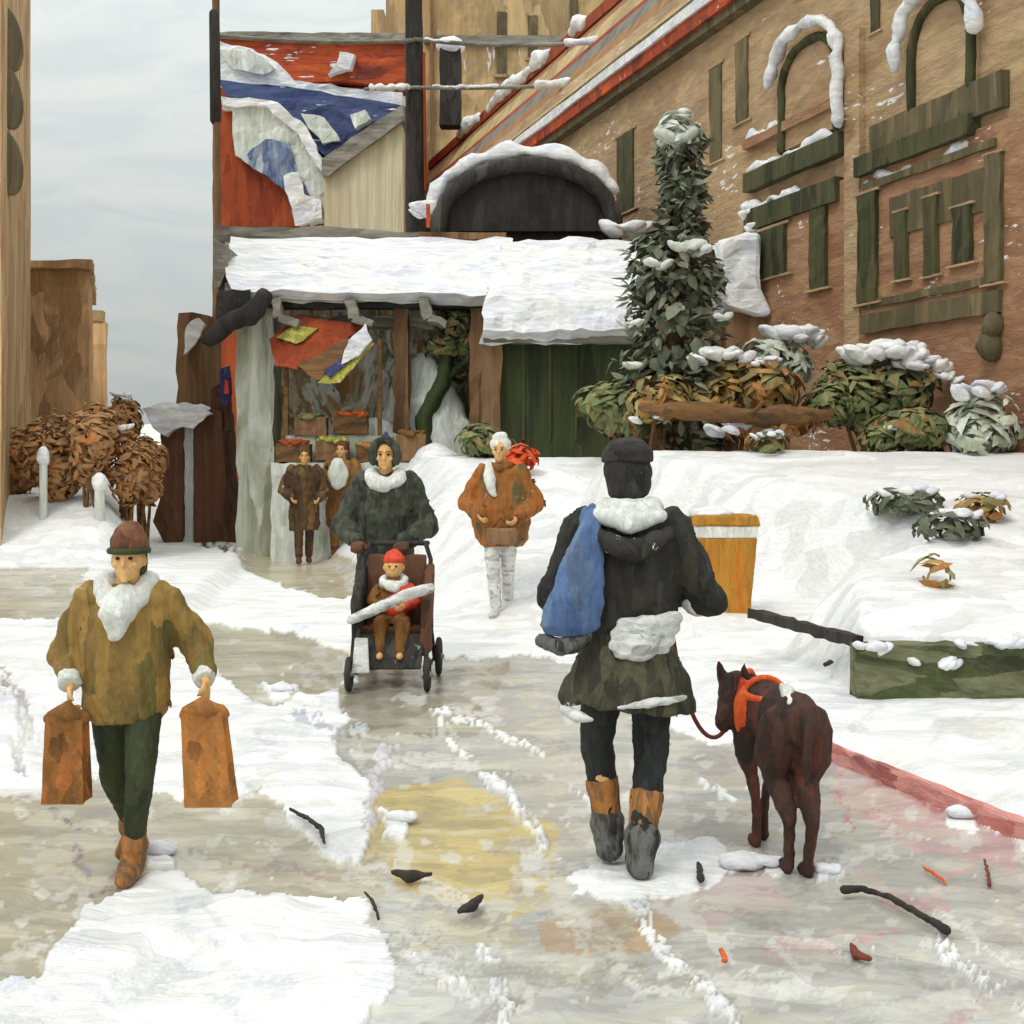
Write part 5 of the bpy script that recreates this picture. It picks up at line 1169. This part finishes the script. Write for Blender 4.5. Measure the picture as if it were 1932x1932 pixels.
g.hexa([S(-.23,.12,.34), S(.23,.12,.34), S(.23,.16,.34), S(-.23,.16,.34), S(-.22,.28,.90), S(.22,.28,.90), S(.22,.33,.90), S(-.22,.33,.90)])
g.build("seat", M['umber'], stt, bev=.02, cut=.08, rough=.01)
for sx in (-1,1):
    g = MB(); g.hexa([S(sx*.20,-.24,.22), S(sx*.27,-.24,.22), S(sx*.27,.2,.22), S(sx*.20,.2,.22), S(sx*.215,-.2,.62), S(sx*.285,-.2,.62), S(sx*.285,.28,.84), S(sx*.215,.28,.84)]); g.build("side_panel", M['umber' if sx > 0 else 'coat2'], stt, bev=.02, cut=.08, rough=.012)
g = MB(); g.tube([S(-.27,-.25,.48), S(-.1,-.30,.56), S(.12,-.30,.66), S(.28,-.22,.70)], [.035,.04,.042,.035], n=10); g.build("crossbar", M['pale'], stt, cut=.05, rough=.008)
g = MB(); g.hexa([S(-.22,-.30,.14), S(.22,-.30,.14), S(.24,-.17,.36), S(-.24,-.17,.36), S(-.22,-.325,.15), S(.22,-.325,.15), S(.24,-.20,.38), S(-.24,-.20,.38)]); g.build("footrest_apron", M['coat2'], stt, bev=.006)
g = MB(); g.hexa([S(-.25,-.38,.13), S(-.13,-.36,.13), S(-.15,-.28,.36), S(-.24,-.28,.36), S(-.25,-.40,.13), S(-.13,-.38,.13), S(-.15,-.30,.36), S(-.24,-.30,.36)]); g.build("snow_cloth", M['pale'], stt, bev=.008)
def wheel(c, r):
    g = MB(); n = 26; g.tube([c + Vector((0, r*math.cos(a), r*math.sin(a))) for a in [2*math.pi*i/n for i in range(n+1)]], .022, n=8, cap=False); w_ = g.build("wheel", M['dark'], stt)
    g = MB(); g.tube([c - Vector((.02,0,0)), c + Vector((.02,0,0))], .022, n=8)
    for i in range(6):
        a = i*math.pi/3; g.tube([c, c + Vector((0, r*math.cos(a), r*math.sin(a)))], .006, n=5)
    g.build("spokes", M['grey'], w_)
for sx in (-1,1): wheel(S(sx*.27,-.38,.122), .10); wheel(S(sx*.31,.30,.142), .12)
# child
pc = S(0.0,.02,.40); kc = .52
tcx = thing("person", pc, "small child in red hat and white scarf seated in the stroller", "person")
mc = Matrix.Scale(1, 3); hcc = Vector((.0,.02,.43))
g = MB(); g.loft([(0,.02,.0,.10,.08),(0,.04,.12,.10,.075),(0,.07,.24,.11,.07),(0,.07,.30,.05,.05)], n=16); g.tube([(0,.07,.28),(0,.04,.38)], .035, n=8)
g.ell(hcc, (.072,.08,.085)); g.ell(hcc+Vector((0,-.03,-.035)), (.05,.05,.042)); g.tube([hcc+Vector((0,-.075,0)), hcc+Vector((0,-.086,-.015))], [.006,.010], n=6)
for sx in (-1,1):
    g.ell(hcc+Vector((sx*.072,.01,-.01)), (.008,.014,.02))
    g.tube([(sx*.10,.06,.25),(sx*.15,-.02,.17)], [.035,.028], n=10); g.tube([(sx*.15,-.02,.17),(sx*.09,-.13,.16)], [.028,.020], n=10); hand(g, (sx*.09,-.13,.16), (-sx*.5,-1,-.2), (0,0,1), (-sx,0,0), .6, .6)
    g.tube([(sx*.05,.02,.03),(sx*.07,-.20,.03)], [.055,.04], n=10); g.tube([(sx*.07,-.20,.03),(sx*.07,-.25,-.15)], [.04,.028], n=10); g.tube([(sx*.07,-.25,-.17),(sx*.07,-.32,-.17)], [.03,.025], n=8)
blob("body", g, M['skin'], tcx, mc, .007)
for nm, mt, sgn in (("snowsuit", 'tanc', -1), ("snowsuit_sleeve", 'red', 1)):
    g = MB()
    if sgn < 0:
        g.loft([(-.01,.0,-.02,.13,.10),(0,.02,.12,.135,.10),(0,.05,.24,.125,.09),(0,.06,.31,.07,.06)], n=18)
        for sx in (-1,1): g.tube([(sx*.05,.0,.03),(sx*.08,-.20,.04)], [.075,.06], n=10); g.tube([(sx*.08,-.20,.04),(sx*.07,-.25,-.14)], [.06,.045], n=10)
    g.tube([(sgn*.10,.06,.26),(sgn*.16,-.02,.18)], [.055,.047], n=10); g.tube([(sgn*.16,-.02,.18),(sgn*.10,-.11,.165)], [.047,.038], n=10)
    if sgn > 0: g.ell((.065,-.015,.20), (.105,.09,.105)); g.ell((.02,-.04,.12), (.09,.07,.06))
    blob(nm, g, M[mt], tcx, mc, .009, rough=.008)
g = MB(); g.tube([Vector((.075*math.cos(a), .02+.085*math.sin(a), .335-.03*(math.sin(a)<0))) for a in [2*math.pi*i/14 for i in range(15)]], .034, n=8); g.ell((0,-.08,.29), (.06,.03,.04)); blob("scarf", g, M['fur'], tcx, mc, .009, rough=.012)
g = MB(); g.loft([(0,.03,hcc.z+.025,.080,.086),(0,.03,hcc.z+.06,.080,.085),(0,.03,hcc.z+.10,.05,.055),(.0,.03,hcc.z+.125,.02,.02)], n=18); blob("hat", g, M['red'], tcx, mc, .009, rough=.006)
for sx in (-1,1):
    e = MB(); e.ell(hcc+Vector((sx*.025,-.078,.005)), (.008,.006,.007), n=8, m=6); link("eye", e.mesh("eye"), M['eye'], tcx)

# --- 4. woman in orange-brown coat
p4 = W(945, 0, 12.9); p4.z = 0
t4, P4, sh4, hp4, hc4, m4 = person("person in orange brown coat, pale trousers and white woollen hat walking towards us", p4, 1.80, R(-10),
  dict(hl=(.20,-.20,.98), hr=(-.18,-.20,1.0), el=(.33,.02,1.12), er=(-.33,.02,1.12), fl=(.03,.18,.03), fr=(-.03,-.12,.02)), dict(legs='pale', boots='pale', bootlen=.5, ankle=.055), head=(0,-.02,0), vox=.011)
c4 = coat(t4, P4, sh4, m4, [(0,0,.70,.20,.17),(0,0,.78,.26,.19),(0,0,.95,.30,.20),(0,0,1.12,.28,.19),(0,0,1.32,.225,.16),(0,.01,1.45,.17,.12),(0,.02,1.52,.10,.095)], 'coat4', sleeve=(.10,.10,.085), rough=.025)
g = MB(); g.ell(hc4+Vector((0,.03,.05)), (.105,.11,.09)); g.ell(hc4+Vector((-.01,.02,.14)), (.07,.07,.05)); blob("woollen_hat", g, M['fur'], t4, m4, .011, rough=.02)
g = MB(); g.tube([(-.10,-.05,1.50),(-.09,-.15,1.40),(-.06,-.19,1.28),(-.03,-.19,1.22)], [.05,.055,.05,.03], n=10); blob("scarf", g, M['fur'], t4, m4, .011, rough=.02)
g = MB(); g.tube([(-.10,-.04,1.50),(.0,-.12,1.46),(.10,-.04,1.50)], [.035,.04,.035], n=8); blob("collar", g, M['tanc'], t4, m4, .011, rough=.01)
hb_ = thing("handbag", p4 + Vector((.05,-.3,.72)), "grey brown handbag held in front of the orange brown coat", "bag")
g = MB(); o4 = p4; g.box(o4.x-.14, o4.x+.16, o4.y-.36, o4.y-.25, .76, .92); g.build("bag_body", M['umber2'], hb_, bev=.03, cut=.06, rough=.012)
g = MB(); g.tube([o4+Vector((-.08,-.30,.92)), o4+Vector((0,-.30,1.02)), o4+Vector((.10,-.30,.92))], .012, n=8); g.build("handle", M['umber'], hb_)
rb = W(980, 852, 15.4)
g = MB(); dabs(g, rb+Vector((0,0,-.06)), (.26,.15,.15), 60, .10, seed=12); 
rbz = thing("red_bush", (rb.x, 15.4, hz(rb.x,15.4)-.05), "small orange red shrub showing just behind the shoulder of the orange coat", "shrub")
g.build("foliage", paint("vermilion_leaves", [(214,72,34),(230,96,44),(190,58,36)], 3, island=True, fine=20, k=1.1), rbz)
g = MB(); g.tube([(rb.x,15.4,hz(rb.x,15.4)-.1), (rb.x,15.4,rb.z)], [.04,.02], n=6); g.build("stem", M['bark'], rbz)

# --- 5/6. far couple
for u, mat, lab, hh_, fc in ((574,'coat5',"dark brown coated person, left of the distant couple",1.74,0),(645,'coat6',"rust brown coated person with a pale bundle, right of the distant couple",1.84,0)):
    pp = W(u, 0, 19.3 if u < 600 else 19.7); pp.z = 0
    tt, PP, ss, hp_, hc_, mm = person(lab, pp, hh_, R(10 if u < 600 else -12), dict(hl=(.22,-.22,1.0), hr=(-.2,-.2,1.0), el=(.32,.02,1.13), er=(-.32,.02,1.13), fl=(.07,.1,.02), fr=(-.08,-.1,.02)), dict(legs=mat, boots='umber'), vox=.014, group="far couple strolling by the market")
    coat(tt, PP, ss, mm, [(0,0,.52,.21,.17),(0,0,.62,.24,.18),(0,0,.95,.23,.17),(0,0,1.2,.235,.165),(0,0,1.36,.23,.15),(0,.01,1.46,.16,.12),(0,.02,1.52,.1,.09)], mat, sleeve=(.10,.09,.075), rough=.03)
    g = MB(); g.ell(hc_+Vector((0,.03,.05)), (.10,.11,.10)); blob("hair", g, M['umber'], tt, mm, .012, rough=.012)
    if u > 600:
        bt = thing("bundle", pp+Vector((-.05,-.4,1.1)), "pale cloth bundle held to the chest by the rust brown coated person", "bundle")
        g = MB(); g.ell((pp.x-.02, pp.y-.28, 1.36), (.15,.12,.24)); g.build("cloth", M['snowg'], bt, cut=.05, rough=.03)

# ------------------------------------------------------------------ small things on the street
def clod(u, v, pts, r, mat, name, lab, cat, grp=None, z=.02):
    P = [G(a_, b_, .015) + Vector((0,0,z)) for a_, b_ in pts]; g = MB(); r = [q_*.72 for q_ in r]; z = z*.6; g.tube(P, r, n=9)
    o = g.build(name, M[mat], None, cut=.03, rough=.006, loc=G(u, v)); tag(o, lab, cat, grp)
clod(770,1668, [(742,1655),(770,1664),(812,1660)], [.012,.036,.01], 'dark', "slush_lump", "flat black slush lump on the yellow patch", "slush lump", "dark lumps on the street")
clod(890,1720, [(868,1730),(892,1718),(908,1702)], [.014,.030,.014], 'dark', "slush_lump", "smaller black slush lump just below the yellow patch", "slush lump", "dark lumps on the street")
clod(1320,1655, [(1318,1640),(1322,1670)], [.016,.018], 'dark', "slush_lump", "tiny black slush lump in the snow right of the boots", "slush lump", "dark lumps on the street")
clod(600,1560, [(548,1535),(580,1552),(606,1572),(612,1600)], [.010,.013,.016,.008], 'dark', "twig", "black curved twig at the edge of the snow in the lower left", "twig", "dark twigs on the slush")
clod(1690,1700, [(1592,1690),(1625,1686),(1680,1704),(1740,1738),(1786,1766)], [.022,.016,.014,.016,.022], 'dark', "twig", "long arched black twig in front of the dog's right side", "twig", "dark twigs on the slush")
clod(700,1720, [(690,1695),(705,1715),(714,1745)], [.006,.009,.006], 'dark', "twig", "thin dark twig on the snow edge left of the lumps", "twig", "dark twigs on the slush")
clod(1365,1806, [(1362,1798),(1367,1816)], [.012,.014], 'orange', "fallen_leaf", "orange leaf lying alone below the dog", "leaf", "orange leaves on the street", .008)
clod(1765,1655, [(1742,1640),(1765,1655),(1785,1668)], [.006,.010,.006], 'orange', "fallen_leaf", "thin orange leaf near the red kerb", "leaf", "orange leaves on the street", .008)
clod(1620,1800, [(1605,1785),(1615,1805),(1640,1812)], [.008,.022,.012], 'leash', "fallen_leaf", "maroon grey leaf in the lower right of the street", "leaf", "maroon leaves on the street", .006)
clod(1862,1650, [(1858,1625),(1868,1672)], [.006,.010], 'leash', "fallen_leaf", "narrow upright maroon leaf near the right edge", "leaf", "maroon leaves on the street", .006)
clod(1565,1306, [(1556,1310),(1568,1304)], [.02,.02], 'dark', "slush_lump", "small black lump on the snow behind the dog", "slush lump", "dark lumps on the street", .2)
for i, (u, v, r_, lab) in enumerate(((255,1430,.05,"snow lump between the walker's green trousers and the bags"),(755,1555,.045,"snow lump on slush below the stroller"),(1395,1640,.06,"snow lump between boots and dog"),
      (1450,1640,.035,"snow lump just left of the dog's paws"),(1560,1655,.035,"snow lump right of the dog's paws"),(295,1615,.05,"snow lump beside the walker's foot"),(1815,1545,.05,"snow lump on the pink pavement edge"),(530,1308,.05,"snow lump on the slush between walker and stroller"))):
    if i == 0: continue
    c = G(u, v); g = MB(); g.ell((c.x,c.y,.03), (r_*1.5,r_*1.1,r_*.55)); g.ell((c.x+r_,c.y+.02,.03), (r_*.8,r_*.8,r_*.4)); o = g.build("snow_lump", M['snow'], None, cut=.03, rough=.014, loc=(c.x,c.y,0)); tag(o, lab, "snow lump", "loose snow lumps on the street")
